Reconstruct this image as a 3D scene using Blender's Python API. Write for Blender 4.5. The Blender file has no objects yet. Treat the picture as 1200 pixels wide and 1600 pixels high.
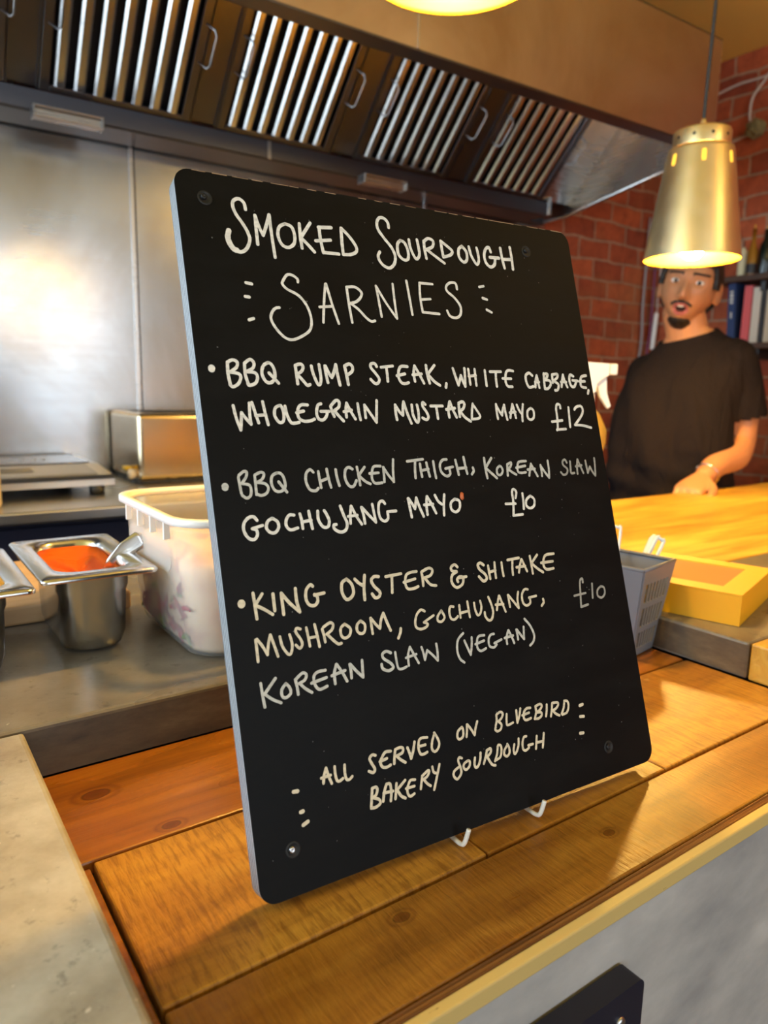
import bpy, bmesh, math, random
from mathutils import Vector, Matrix
random.seed(7)
S = bpy.context.scene
COL = S.collection
# ------------------------------------------------------------------ camera
F_PX = 1130.3
R_RIGHT = Vector((0.81659438, -0.57683896, 0.02074676))
R_DOWN = Vector((-0.08128644, -0.15050825, -0.98526128))
R_FWD = Vector((0.57145965, 0.80287239, -0.16979338))
cam_d = bpy.data.cameras.new('camera')
cam = bpy.data.objects.new('camera', cam_d); COL.objects.link(cam)
m = Matrix((R_RIGHT, -R_DOWN, -R_FWD)).transposed().to_4x4()
m.translation = (0, 0, 1.22)
cam.matrix_world = m
cam_d.sensor_fit = 'VERTICAL'; cam_d.sensor_height = 36.0; cam_d.sensor_width = 27.0
cam_d.lens = 36.0 * F_PX / 1600.0
cam_d.clip_start = 0.02; cam_d.clip_end = 60
cam_d.dof.use_dof = True; cam_d.dof.focus_distance = 0.535; cam_d.dof.aperture_fstop = 7.5
S.camera = cam
# ------------------------------------------------------------------ light and exposure
S.view_settings.view_transform = 'Standard'; S.view_settings.look = 'None'
S.view_settings.exposure = 0.0; S.view_settings.gamma = 1.0; S.view_settings.use_curve_mapping = False
W = bpy.data.worlds.new('World'); S.world = W; W.use_nodes = True
bg = W.node_tree.nodes['Background']; bg.inputs[0].default_value = (0.75, 0.86, 1, 1); bg.inputs[1].default_value = 0.8
PENDANT_KEY = 1150.0      # emission of the far pendant's bulb
PENDANT_NEAR = 690.0      # emission of the near pendant's bulb
BULB_COLOUR = (1.0, 0.60, 0.14)
def area(name, loc, rot, sx, sy, power, colour):
    d = bpy.data.lights.new(name, 'AREA'); d.shape = 'RECTANGLE'; d.size = sx; d.size_y = sy
    d.energy = power; d.color = colour
    o = bpy.data.objects.new(name, d); COL.objects.link(o); o.location = loc; o.rotation_euler = rot
    return o
# daylight through the shop windows (front wall behind the viewer, and left wall)
area('daylight_front', (0.0, -2.96, 1.55), (math.radians(90), 0, 0), 3.4, 1.7, 62, (0.82, 0.91, 1.0))
area('daylight_left', (-1.86, 1.0, 1.64), (math.radians(90), 0, math.radians(-90)), 2.0, 1.6, 92, (0.72, 0.87, 1.0))

# ------------------------------------------------------------------ mesh helpers
class MB:
    """collects shapes, links them as one mesh object"""
    def __init__(s): s.bm = bmesh.new()
    def quad(s, *p, mi=0):
        f = s.bm.faces.new([s.bm.verts.new(q) for q in p]); f.material_index = mi; return s
    def box(s, a, b, bev=0.0, seg=2, mi=0, xf=None):
        t = bmesh.new(); bmesh.ops.create_cube(t, size=1)
        for v in t.verts:
            v.co = Vector([a[i] + (v.co[i] + .5) * (b[i] - a[i]) for i in range(3)])
        if bev > 0: bmesh.ops.bevel(t, geom=list(t.edges), offset=bev, segments=seg, affect='EDGES', profile=0.5)
        s.add(t, mi, xf); return s
    def add(s, t, mi=0, xf=None):
        mp = {}
        for v in t.verts: mp[v] = s.bm.verts.new(xf(v.co) if xf else v.co)
        for f in t.faces:
            try:
                g = s.bm.faces.new([mp[v] for v in f.verts]); g.material_index = mi or f.material_index; g.smooth = f.smooth
            except ValueError: pass
        t.free()
    def rings(s, rings, closed=True, caps=(True, True), mi=0, smooth=True):
        vs = [[s.bm.verts.new(p) for p in r] for r in rings]
        n = len(vs[0])
        for i in range(len(vs) - 1):
            for j in range(n if closed else n - 1):
                k = (j + 1) % n
                f = s.bm.faces.new((vs[i][j], vs[i][k], vs[i + 1][k], vs[i + 1][j])); f.smooth = smooth; f.material_index = mi
        if closed and caps[0]: f = s.bm.faces.new(list(reversed(vs[0]))); f.material_index = mi
        if closed and caps[1]: f = s.bm.faces.new(vs[-1]); f.material_index = mi
        return s
    def lathe(s, prof, c=(0, 0, 0), n=40, caps=(False, False), mi=0, ax=None):
        c = Vector(c)
        if ax: Z = Vector(ax).normalized(); X = Z.orthogonal().normalized(); Y = Z.cross(X)
        else: X, Y, Z = Vector((1, 0, 0)), Vector((0, 1, 0)), Vector((0, 0, 1))
        R = [[c + X * (r * math.cos(2 * math.pi * j / n)) + Y * (r * math.sin(2 * math.pi * j / n)) + Z * z for j in range(n)] for r, z in prof]
        return s.rings(R, True, caps, mi)
    def tube(s, pts, r, n=10, mi=0, smooth_path=0, caps=(True, True)):
        P = [Vector(p) for p in pts]
        if smooth_path: P = catmull(P, smooth_path)
        rr = r if isinstance(r, (list, tuple)) else [r] * len(P)
        if len(rr) != len(P): rr = [rr[min(len(rr) - 1, int(i * len(rr) / len(P)))] for i in range(len(P))]
        T = [(P[min(i + 1, len(P) - 1)] - P[max(i - 1, 0)]).normalized() for i in range(len(P))]
        X = T[0].orthogonal().normalized(); R = []
        for i, p in enumerate(P):
            X = (X - T[i] * X.dot(T[i])).normalized(); Y = T[i].cross(X)
            R.append([p + (X * math.cos(2 * math.pi * j / n) + Y * math.sin(2 * math.pi * j / n)) * rr[i] for j in range(n)])
        return s.rings(R, True, caps, mi)
    def prism(s, poly, d, mi=0, side_mi=None):
        """poly of Vectors extruded by vector d"""
        d = Vector(d); a = [s.bm.verts.new(p) for p in poly]; b = [s.bm.verts.new(Vector(p) + d) for p in poly]
        n = len(a); f = s.bm.faces.new(a); f.material_index = mi
        f = s.bm.faces.new(list(reversed(b))); f.material_index = mi
        for i in range(n):
            k = (i + 1) % n
            f = s.bm.faces.new((a[k], a[i], b[i], b[k])); f.material_index = mi if side_mi is None else side_mi
        return s
def catmull(P, k):
    out = []
    for i in range(len(P) - 1):
        p0, p1, p2, p3 = P[max(i - 1, 0)], P[i], P[i + 1], P[min(i + 2, len(P) - 1)]
        for j in range(k):
            t = j / k
            out.append(0.5 * ((2 * p1) + (p2 - p0) * t + (2 * p0 - 5 * p1 + 4 * p2 - p3) * t * t + (3 * p1 - p0 - 3 * p2 + p3) * t ** 3))
    out.append(P[-1]); return out
def rrect(x0, y0, x1, y1, r, n=6):
    pts = []
    for cx, cy, a0 in ((x1 - r, y1 - r, 0), (x0 + r, y1 - r, 90), (x0 + r, y0 + r, 180), (x1 - r, y0 + r, 270)):
        for i in range(n + 1):
            a = math.radians(a0 + 90 * i / n); pts.append((cx + r * math.cos(a), cy + r * math.sin(a)))
    return pts
def obj(name, mb, mats, parent=None, local=False, smooth=None, recalc=True):
    bm = mb.bm
    if recalc: bmesh.ops.recalc_face_normals(bm, faces=bm.faces[:])
    if parent is not None and not local:
        p = parent; off = Vector((0, 0, 0))
        while p is not None: off += p.location; p = p.parent
        for v in bm.verts: v.co -= off
    me = bpy.data.meshes.new(name); bm.to_mesh(me); bm.free()
    for mt in (mats if isinstance(mats, (list, tuple)) else [mats]): me.materials.append(mt)
    if smooth is not None:
        for f in me.polygons: f.use_smooth = smooth
    o = bpy.data.objects.new(name, me); COL.objects.link(o)
    if parent is not None: o.parent = parent
    return o
def recentre(o):
    """put a one-mesh thing's origin at its base"""
    co = [v.co.copy() for v in o.data.vertices]
    c = Vector((sum(v.x for v in co) / len(co), sum(v.y for v in co) / len(co), min(v.z for v in co)))
    for v in o.data.vertices: v.co -= c
    o.location = c; return o
def tag(o, label, cat, group=None, kind=None):
    o['label'] = label
    if cat: o['category'] = cat
    if group: o['group'] = group
    if kind: o['kind'] = kind
    return o
def thing(name, label, cat, loc, group=None):
    o = bpy.data.objects.new(name, None); COL.objects.link(o); o.location = loc; o.empty_display_size = .05
    return tag(o, label, cat, group)
def struct(name, mb, mats, label=None):
    o = obj(name, mb, mats); o['kind'] = 'structure'
    if label: o['label'] = label
    return o

# ------------------------------------------------------------------ material helpers
def mat(name, col, rough=0.5, metal=0.0, **kw):
    mt = bpy.data.materials.new(name); mt.use_nodes = True
    b = mt.node_tree.nodes['Principled BSDF']
    b.inputs['Base Color'].default_value = (*col, 1); b.inputs['Roughness'].default_value = rough; b.inputs['Metallic'].default_value = metal
    for k, v in kw.items(): b.inputs[k.replace('_', ' ')].default_value = v
    return mt
class N:
    """tiny node-graph helper"""
    def __init__(s, mt): s.t = mt.node_tree; s.b = s.t.nodes['Principled BSDF']; s.tc = s.t.nodes.new('ShaderNodeTexCoord')
    def new(s, ty, **kw):
        n = s.t.nodes.new(ty)
        for k, v in kw.items():
            if hasattr(n, k) and k not in ('Scale',): setattr(n, k, v)
        return n
    def link(s, a, b): s.t.links.new(a, b)
    def mapping(s, scale=(1, 1, 1), rot=(0, 0, 0), src='Object'):
        n = s.t.nodes.new('ShaderNodeMapping'); n.inputs['Scale'].default_value = scale; n.inputs['Rotation'].default_value = rot
        s.link(s.tc.outputs[src], n.inputs['Vector']); return n.outputs[0]
    def noise(s, vec, scale, detail=4, rough=.55, dist=0):
        n = s.t.nodes.new('ShaderNodeTexNoise'); n.inputs['Scale'].default_value = scale; n.inputs['Detail'].default_value = detail
        n.inputs['Roughness'].default_value = rough; n.inputs['Distortion'].default_value = dist
        s.link(vec, n.inputs['Vector']); return n.outputs['Fac']
    def ramp(s, fac, stops):
        n = s.t.nodes.new('ShaderNodeValToRGB'); cr = n.color_ramp
        while len(cr.elements) < len(stops): cr.elements.new(.5)
        for e, (p, c) in zip(cr.elements, stops): e.position = p; e.color = (*c, 1) if len(c) == 3 else c
        s.link(fac, n.inputs[0]); return n.outputs['Color']
    def mix(s, a, b, fac, mode='MIX'):
        n = s.t.nodes.new('ShaderNodeMix'); n.data_type = 'RGBA'; n.blend_type = mode
        for v, i in ((fac, 0), (a, 6), (b, 7)):
            if isinstance(v, (int, float)): n.inputs[i].default_value = v
            elif isinstance(v, tuple): n.inputs[i].default_value = (*v, 1)
            else: s.link(v, n.inputs[i])
        return n.outputs[2]
    def mul(s, a, k, add=0.0):
        n = s.t.nodes.new('ShaderNodeMath'); n.operation = 'MULTIPLY_ADD'; s.link(a, n.inputs[0]); n.inputs[1].default_value = k; n.inputs[2].default_value = add; return n.outputs[0]
    def col(s, c): s.link(c, s.b.inputs['Base Color'])
    def rough(s, f): s.link(f, s.b.inputs['Roughness'])
    def bump(s, h, strength=.3, dist=.002):
        n = s.t.nodes.new('ShaderNodeBump'); n.inputs['Strength'].default_value = strength; n.inputs['Distance'].default_value = dist
        s.link(h, n.inputs['Height']); s.link(n.outputs[0], s.b.inputs['Normal'])
G3 = lambda v: (v, v, v)
def wood(name, dark, mid, light, rough=.33, seed=0.0, saw=0.0, along=(1.5, 22, 22), scale=3.0, knots=(), spec=.5):
    mt = mat(name, mid, rough); n = N(mt); n.b.inputs['Specular IOR Level'].default_value = spec
    v = n.mapping(along); g = n.noise(v, scale, 8, .6, .8)
    big = n.noise(n.mapping((1.2, 5, 5)), 2.2 + seed, 3, .5, .6)
    c = n.ramp(g, [(.25, dark), (.5, mid), (.75, light)])
    c2 = n.mix(c, n.ramp(big, [(.3, dark), (.7, light)]), .45)
    h = g
    if saw:
        w = n.noise(n.mapping((330, 42, 60)), 1.0, 4, .65, .25)
        c2 = n.mix(c2, n.ramp(w, [(.37, tuple(.18 + x for x in dark)), (.54, (1, 1, 1))]), saw, 'MULTIPLY'); h = w
    for kx, ky, kr in knots:
        vm = n.t.nodes.new('ShaderNodeVectorMath'); vm.operation = 'SUBTRACT'; n.link(n.mapping((.62, 1, 0)), vm.inputs[0]); vm.inputs[1].default_value = (kx * .62, ky, 0)
        ln = n.t.nodes.new('ShaderNodeVectorMath'); ln.operation = 'LENGTH'; n.link(vm.outputs[0], ln.inputs[0])
        c2 = n.mix(c2, n.ramp(n.mul(ln.outputs['Value'], 1 / (kr * 2.6)), [(0, dark), (.30, mid), (.36, tuple(x * .3 for x in dark)), (.42, (1, 1, 1)), (.62, (.55, .45, .4)), (.75, (1, 1, 1))]), .62, 'MULTIPLY')
    n.col(c2); n.bump(h, .6, .0014); n.rough(n.mul(big, .25, rough - .12)); return mt
def steel(name, col=(.62, .61, .6), rough=.27, sc=(3, 3, 160), amp=.18, stain=0):
    mt = mat(name, col, rough, 1.0); n = N(mt)
    a = n.noise(n.mapping(sc), 1.0, 4, .6); b = n.noise(n.mapping((2.2, 2.2, 2.2)), 1.5, 3)
    n.rough(n.mul(n.mix(a, b, .6), amp, rough - amp / 2)); n.bump(a, .05, .001)
    if stain: n.col(n.mix(col, tuple(x * y for x, y in zip(col, (.72, .62, .50))), n.ramp(n.noise(n.mapping((1.3, 1.3, 1.1)), 1.8, 5, .6, .5), [(.42, G3(0)), (.68, G3(stain))])))
    return mt

M = {}
M['board'] = mat('chalkboard_paint', (.004, .0042, .0046), .5); _n = N(M['board'])
_d = _n.noise(_n.mapping((1, 1, 3)), 9, 6, .7); _n.col(_n.ramp(_d, [(.45, (.0030, .0031, .0034)), (.8, (.008, .008, .0082))])); _n.rough(_n.mul(_d, .25, .38))
_n.bump(_n.noise(_n.mapping((60, 60, 500)), 1.0, 2), .08, .0006); _n.b.inputs['Specular IOR Level'].default_value = .12
M['ply_edge_sheen'] = mat('plywood_edge_painted_sheen', (.12, .14, .17), .35); _n = N(M['ply_edge_sheen'])
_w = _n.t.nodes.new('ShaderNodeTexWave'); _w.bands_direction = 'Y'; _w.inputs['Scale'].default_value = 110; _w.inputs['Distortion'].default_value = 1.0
_n.link(_n.mapping(), _w.inputs['Vector']); _n.col(_n.ramp(_w.outputs['Fac'], [(.1, (.05, .06, .075)), (.75, (.42, .47, .52))])); _n.bump(_w.outputs['Fac'], .3, .001)  # ply stripes; the pale blue-grey paints in window reflection on the black edges
M['chalk'] = mat('white_paint_pen', (.93, .92, .86), .6)
M['chalk_cream'] = mat('cream_paint_pen', (.84, .76, .58), .6)
M['chalk_grey'] = mat('thin_paint_pen', (.66, .67, .63), .6)
M['chalk_dim'] = mat('faded_paint_pen', (.42, .41, .37), .65)
for k in ('chalk', 'chalk_cream', 'chalk_grey', 'chalk_dim'):
    _n = N(M[k]); c0 = tuple(M[k].node_tree.nodes['Principled BSDF'].inputs['Base Color'].default_value)[:3]
    _n.col(_n.ramp(_n.noise(_n.mapping((150, 150, 420)), 1, 3), [(.3, tuple(x * .72 for x in c0)), (.62, c0)]))
M['dust'] = mat('chalk_dust', (.2, .2, .2), .9)
M['screw'] = mat('screw_steel', (.5, .5, .5), .3, 1.0)
M['black_hole'] = mat('counterbore_black', (.004, .004, .004), .6)
M['white_wire'] = mat('white_coated_wire', (.8, .78, .72), .35)
M['plank_dark'] = wood('stained_plank_dark', (.07, .018, .002), (.31, .095, .006), (.50, .19, .016), .28, .3, knots=((-.270, .059, .0042), (-.304, .127, .0065)))
M['plank_gold'] = wood('stained_plank_golden', (.17, .058, .006), (.50, .22, .024), (.66, .35, .048), .42, 0, .55, along=(3, 12, 12))
M['plank_brown'] = wood('stained_plank_brown', (.12, .040, .004), (.38, .150, .014), (.58, .28, .036), .32, .7, .25, along=(2.5, 12, 12), knots=((-.190, -.103, .0036), (-.020, -.118, .0032)))
M['nosing'] = wood('plywood_nosing', (.05, .014, .004), (.22, .08, .016), (.42, .19, .05), .45, .2, along=(1.0, 160, 160), scale=2)
M['bar_wood'] = wood('pale_bar_timber', (.26, .10, .008), (.66, .38, .05), (.80, .54, .10), .35, .1, along=(1.6, 20, 20))
M['block_wood'] = wood('chopping_board_wood', (.45, .26, .11), (.6, .38, .18), (.68, .46, .25), .5, .4)
M['dark_wood'] = wood('dark_shelf_wood', (.03, .015, .008), (.07, .035, .018), (.1, .05, .025), .5)
M['cream_paint'] = mat('chipped_cream_paint', (.62, .45, .16), .5); _n = N(M['cream_paint'])
_n.col(_n.mix((.62, .46, .17), (.16, .07, .02), _n.ramp(_n.noise(_n.mapping((30, 90, 160)), 1.6, 5, .7), [(.66, G3(0)), (.7, G3(1))])))
M['concrete'] = mat('polished_concrete', (.3, .28, .24), .4); _n = N(M['concrete'])
_a = _n.noise(_n.mapping(), 9, 8, .65); _b = _n.noise(_n.mapping(), 60, 6, .7); _s = _n.noise(_n.mapping(), 2.5, 3)
_c = _n.ramp(_a, [(.3, (.20, .165, .12)), (.52, (.38, .34, .275)), (.75, (.60, .57, .51))])
_c = _n.mix(_c, _n.ramp(_b, [(.3, (.08, .07, .06)), (.42, (1, 1, 1))]), .55, 'MULTIPLY')
_c = _n.mix(_c, _n.ramp(_n.noise(_n.mapping(), 130, 2), [(.72, G3(0)), (.78, (.5, .48, .44))]), .6, 'ADD')
_n.col(_c); _n.rough(_n.mul(_s, .35, .2)); _n.bump(_n.mix(_a, _b, .6), .28, .002)
M['concrete_slab'] = mat('dark_polished_concrete', (.17, .15, .125), .3); _n = N(M['concrete_slab'])
_a = _n.noise(_n.mapping(), 7, 8, .65); _s = _n.noise(_n.mapping(), 3.5, 4); _b = _n.noise(_n.mapping(), 70, 5, .7)
_c = _n.ramp(_a, [(.3, (.10, .082, .06)), (.55, (.185, .165, .135)), (.75, (.27, .25, .215))])
_c = _n.mix(_c, _n.ramp(_b, [(.3, (.2, .17, .15)), (.42, (1, 1, 1))]), .55, 'MULTIPLY')
_n.col(_n.mix(_c, _n.ramp(_n.noise(_n.mapping(), 120, 2), [(.74, G3(0)), (.79, (.4, .36, .28))]), .6, 'ADD')); _n.rough(_n.mul(_s, .35, .10)); _n.bump(_n.mix(_a, _b, .5), .25, .0015)
M['concrete_edge'] = mat('stained_concrete_edge', (.12, .10, .08), .55); _n = N(M['concrete_edge'])
_n.col(_n.ramp(_n.noise(_n.mapping((2, 2, 6)), 6, 7, .65), [(.3, (.055, .038, .024)), (.55, (.125, .090, .050)), (.78, (.22, .17, .095))])); _n.bump(_n.noise(_n.mapping(), 40, 5), .3, .002)
M['plaster'] = mat('grey_painted_panel', (.42, .42, .42), .6); _n = N(M['plaster'])
_n.col(_n.ramp(_n.noise(_n.mapping((3, 3, 6)), 3, 6, .6), [(.3, (.30, .30, .31)), (.6, (.46, .455, .45)), (.75, (.55, .54, .53))])); _n.bump(_n.noise(_n.mapping(), 14, 6), .25, .004)
M['navy'] = mat('navy_cabinet', (.012, .014, .04), .5)
M['sign_dark'] = mat('dark_blue_board', (.006, .007, .022), .45)
M['steel'] = steel('brushed_stainless', (.60, .59, .58), .28)
M['steel_wall'] = steel('brushed_wall_steel', (.47, .48, .49), .25, (2.5, 2.5, 120), .2, .9)
M['steel_dark'] = steel('hood_steel_dark', (.155, .155, .175), .34, (3, 3, 60), .2)
M['steel_skirt'] = steel('hood_skirt_steel', (.56, .48, .38), .40, (60, 3, 3), .2, .8)
M['pan_steel'] = steel('pan_steel', (.66, .65, .64), .2, (8, 8, 8), .12)
M['filter_steel'] = steel('baffle_steel', (.72, .71, .70), .25, (60, 60, 3), .1)
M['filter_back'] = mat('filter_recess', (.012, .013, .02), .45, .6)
M['sauce'] = mat('orange_sauce', (.78, .13, .012), .28); N(M['sauce']).bump(N(M['sauce']).noise(N(M['sauce']).mapping(), 30, 3), .3, .004)
M['mustard'] = mat('mustard_sauce', (.62, .36, .04), .35)
M['poly'] = mat('frosted_polypropylene', (.92, .91, .89), .35, Subsurface_Weight=.3, Subsurface_Radius=(.03, .025, .02), Alpha=.2)
M['poly_rim'] = mat('white_polypropylene_rim', (.88, .87, .84), .35)
M['slaw'] = mat('creamy_slaw', (.78, .62, .46), .6); _n = N(M['slaw'])
_n.col(_n.mix(_n.ramp(_n.noise(_n.mapping((1, 1, 1)), 26, 5, .6), [(.34, (.50, .16, .14)), (.45, (.78, .56, .38)), (.62, (.86, .70, .50)), (.74, (.55, .46, .22))]), (.86, .68, .48), .35))
M['slaw_bit'] = mat('red_cabbage_shred', (.34, .03, .07), .5)
M['slaw_green'] = mat('green_herb_shred', (.12, .2, .03), .5)
M['white_plastic'] = mat('white_plastic', (.82, .8, .76), .4)
M['cream_plastic'] = mat('cream_plastic', (.78, .66, .5), .5)
M['yellow_liquid'] = mat('yellow_spray_bottle', (.80, .50, .09), .3, Transmission_Weight=.25)
M['grey_plastic'] = mat('grey_basket_plastic', (.17, .18, .205), .45)
M['pale_blue'] = mat('pale_blue_plastic', (.62, .74, .80), .35)
M['card'] = mat('yellow_cardboard', (.80, .39, .004), .55)
M['card_window'] = mat('acetate_window', (.62, .34, .14), .18)
M['brass'] = mat('satin_brass', (.90, .78, .48), .36, 1.0); _n = N(M['brass']); _n.rough(_n.mul(_n.noise(_n.mapping(), 40, 4), .2, .28))
M['lamp_inner'] = mat('lamp_inner_enamel', (.30, .17, .012), .55)
M['black_cable'] = mat('black_flex', (.03, .03, .032), .5)
M['grey_cable'] = mat('grey_flex', (.28, .25, .25), .5)
M['white_cable'] = mat('white_flex', (.62, .55, .5), .5)
M['purple_cable'] = mat('purple_flex', (.16, .03, .09), .5)
M['bulb'] = mat('bulb_glow', (1, .8, .5), .5)
for nm, st in (('bulb_key', PENDANT_KEY), ('bulb_near', PENDANT_NEAR)):
    M[nm] = mat(nm, (1, .85, .6), .4, Emission_Strength=st); M[nm].node_tree.nodes['Principled BSDF'].inputs['Emission Color'].default_value = (*BULB_COLOUR, 1)
M['olive'] = mat('olive_putty', (.24, .2, .09), .9); N(M['olive']).bump(N(M['olive']).noise(N(M['olive']).mapping(), 60, 4), 1, .01)
M['ceiling'] = mat('ochre_ceiling_paint', (.92, .68, .17), .7)
M['floor'] = mat('dark_floor_tile', (.12, .11, .10), .45)
M['room_paint'] = mat('pale_room_paint', (.55, .52, .46), .7)
M['window_frame'] = mat('window_frame_paint', (.1, .1, .1), .5)
M['skin'] = mat('skin', (.50, .225, .105), .45, Subsurface_Weight=.08, Subsurface_Radius=(.02, .008, .004))
M['lip'] = mat('lip', (.42, .11, .09), .4)
M['mouth_dark'] = mat('mouth_inside', (.03, .008, .006), .6)
M['hair'] = mat('black_hair', (.012, .008, .006), .55); N(M['hair']).bump(N(M['hair']).noise(N(M['hair']).mapping((200, 200, 40)), 1, 3), .6, .003)
M['eye_white'] = mat('eye_white', (.75, .72, .68), .15)
M['iris'] = mat('iris_dark', (.03, .015, .008), .1)
M['teeth'] = mat('teeth', (.7, .66, .58), .3)
M['tee'] = mat('black_cotton', (.0105, .0078, .0095), .9, Specular_IOR_Level=.12); _n = N(M['tee'])
_n.bump(_n.noise(_n.mapping((9, 9, 3)), 1.6, 4, .55, .6), .8, .03)
M['trousers'] = mat('dark_trousers', (.012, .012, .016), .8)
M['shoe'] = mat('black_shoe', (.01, .01, .01), .4)
M['bangle'] = mat('steel_bangle', (.75, .6, .5), .25, 1.0)
M['glass_green'] = mat('dark_green_glass', (.006, .014, .010), .1)
M['glass_amber'] = mat('amber_bottle', (.30, .13, .015), .15)
M['paper_label'] = mat('cream_label', (.72, .66, .42), .6)
M['yellow_cap'] = mat('yellow_cap', (.75, .45, .03), .4)
M['black_plastic'] = mat('black_plastic', (.015, .015, .017), .35)
M['glass_black'] = mat('hob_glass', (.10, .085, .08), .12)
M['book_navy'] = mat('navy_cloth', (.02, .045, .14), .6)
M['book_pink'] = mat('coral_pink_cover', (.72, .12, .13), .5)
M['book_white'] = mat('offwhite_cover', (.7, .66, .58), .5)
M['book_cream'] = mat('cream_cover', (.62, .56, .44), .5)
M['book_black'] = mat('black_cover', (.02, .02, .024), .5)
M['page'] = mat('page_edges', (.7, .66, .56), .8)
M['crumb'] = mat('orange_crumb', (.62, .14, .04), .5)
def brick(name, ax):
    mt = mat(name, (.25, .07, .03), .8); n = N(mt)
    sx = n.t.nodes.new('ShaderNodeSeparateXYZ'); cx = n.t.nodes.new('ShaderNodeCombineXYZ')
    wob = n.t.nodes.new('ShaderNodeMix'); wob.data_type = 'VECTOR'; wob.inputs[0].default_value = .028
    nz = n.t.nodes.new('ShaderNodeTexNoise'); nz.inputs['Scale'].default_value = 7; n.link(n.tc.outputs['Object'], nz.inputs['Vector'])
    n.link(n.tc.outputs['Object'], wob.inputs[4]); n.link(nz.outputs['Color'], wob.inputs[5])
    n.link(wob.outputs[1], sx.inputs[0]); n.link(sx.outputs[ax], cx.inputs[0]); n.link(sx.outputs[2], cx.inputs[1])
    b = n.t.nodes.new('ShaderNodeTexBrick'); n.link(cx.outputs[0], b.inputs['Vector'])
    b.inputs['Scale'].default_value = 1; b.inputs['Brick Width'].default_value = .178; b.inputs['Row Height'].default_value = .0745
    b.inputs['Mortar Size'].default_value = .0055; b.inputs['Mortar Smooth'].default_value = .35; b.inputs['Bias'].default_value = -.1
    b.inputs['Color1'].default_value = (.52, .115, .038, 1); b.inputs['Color2'].default_value = (.30, .055, .022, 1); b.inputs['Mortar'].default_value = (.46, .27, .17, 1)
    f = n.noise(n.mapping(), 22, 7, .7); g = n.noise(n.mapping(), 3.2, 3)
    c = n.mix(b.outputs['Color'], n.ramp(f, [(.3, (.45, .42, .42)), (.6, (1.0, 1, 1))]), .7, 'MULTIPLY')
    c = n.mix(c, (.42, .17, .06), n.ramp(g, [(.55, G3(0)), (.75, G3(.55))]))
    n.col(c)
    h = n.mix(n.mul(b.outputs['Fac'], -1, 1), f, .35); n.bump(h, .8, .012); return mt
M['brick_back'] = brick('brick_back', 0); M['brick_right'] = brick('brick_right', 1)
M['pane'] = bpy.data.materials.new('window_pane'); M['pane'].use_nodes = True
_t = M['pane'].node_tree; _t.nodes.clear(); _o = _t.nodes.new('ShaderNodeOutputMaterial'); _m = _t.nodes.new('ShaderNodeMixShader'); _g = _t.nodes.new('ShaderNodeBsdfGlossy'); _g.inputs['Roughness'].default_value = .02; _p = _t.nodes.new('ShaderNodeBsdfTransparent')
_m.inputs[0].default_value = .06; _t.links.new(_p.outputs[0], _m.inputs[1]); _t.links.new(_g.outputs[0], _m.inputs[2]); _t.links.new(_m.outputs[0], _o.inputs[0])
# ------------------------------------------------------------------ the setting
CEIL = 2.51
XL, XR, YF = -1.75, 2.86, -2.85
B_E = Vector((math.cos(.0318), -math.sin(.0318), 0)); B_N = Vector((-math.sin(.0318), -math.cos(.0318), 0)); B_O = Vector((0, 2.10, 0))
def BK(u, v, z): return B_O + B_E * u + B_N * v + Vector((0, 0, z))      # kitchen back wall frame: along, out from the wall, up
def bk(c): return BK(c[0], c[1], c[2])
struct('floor', MB().box((XL - .2, YF - .2, -.1), (XR + .2, 2.6, 0)), M['floor'])
struct('ceiling', MB().box((XL - .2, YF - .2, CEIL), (XR + .2, 2.6, CEIL + .1)), M['ceiling'])
struct('wall_back', MB().box((-2.1, -.15, 0), (3.1, 0, CEIL), xf=bk), M['brick_back'])
struct('wall_right', MB().box((XR, YF - .2, 0), (XR + .15, 2.4, CEIL)), M['brick_right'])
def wall_with_hole(axis, c0, c1, a0, a1, h0, h1, z0, z1):
    """a wall slab between c0 and c1 on one axis, running a0..a1 on the other, with an opening h0..h1 by z0..z1"""
    w = MB()
    def bx(p0, p1, q0, q1):
        if axis == 'y': w.box((p0, c0, q0), (p1, c1, q1))
        else: w.box((c0, p0, q0), (c1, p1, q1))
    bx(a0, h0, 0, CEIL); bx(h1, a1, 0, CEIL); bx(h0, h1, 0, z0); bx(h0, h1, z1, CEIL); return w
struct('wall_front', wall_with_hole('y', YF - .12, YF, XL - .2, XR, -1.7, 1.7, .7, 2.4), M['room_paint'])
struct('wall_left', wall_with_hole('x', XL - .12, XL, YF, 2.4, -.05, 2.02, .8, 2.47), M['room_paint'])
def window(name, axis, c, h0, h1, z0, z1, nm):
    f = MB()
    def bx(p0, p1, q0, q1, t=.03):
        if axis == 'y': f.box((p0, c - t, q0), (p1, c + t, q1), .004)
        else: f.box((c - t, p0, q0), (c + t, p1, q1), .004)
    bx(h0, h1, z0, z0 + .06); bx(h0, h1, z1 - .06, z1)
    for i in range(nm + 1):
        x = h0 + (h1 - h0 - .06) * i / nm; bx(x, x + .06, z0 + .06, z1 - .06)
    fr = struct(name, f, M['window_frame'])
    p = MB()
    if axis == 'y': p.box((h0, c - .004, z0), (h1, c + .004, z1))
    else: p.box((c - .004, h0, z0), (c + .004, h1, z1))
    obj('pane', p, M['pane'], fr)
window('window_1', 'y', YF - .06, -1.7, 1.7, .7, 2.4, 3)
window('window_2', 'x', XL - .06, -.05, 2.02, .8, 2.47, 2)

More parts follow.
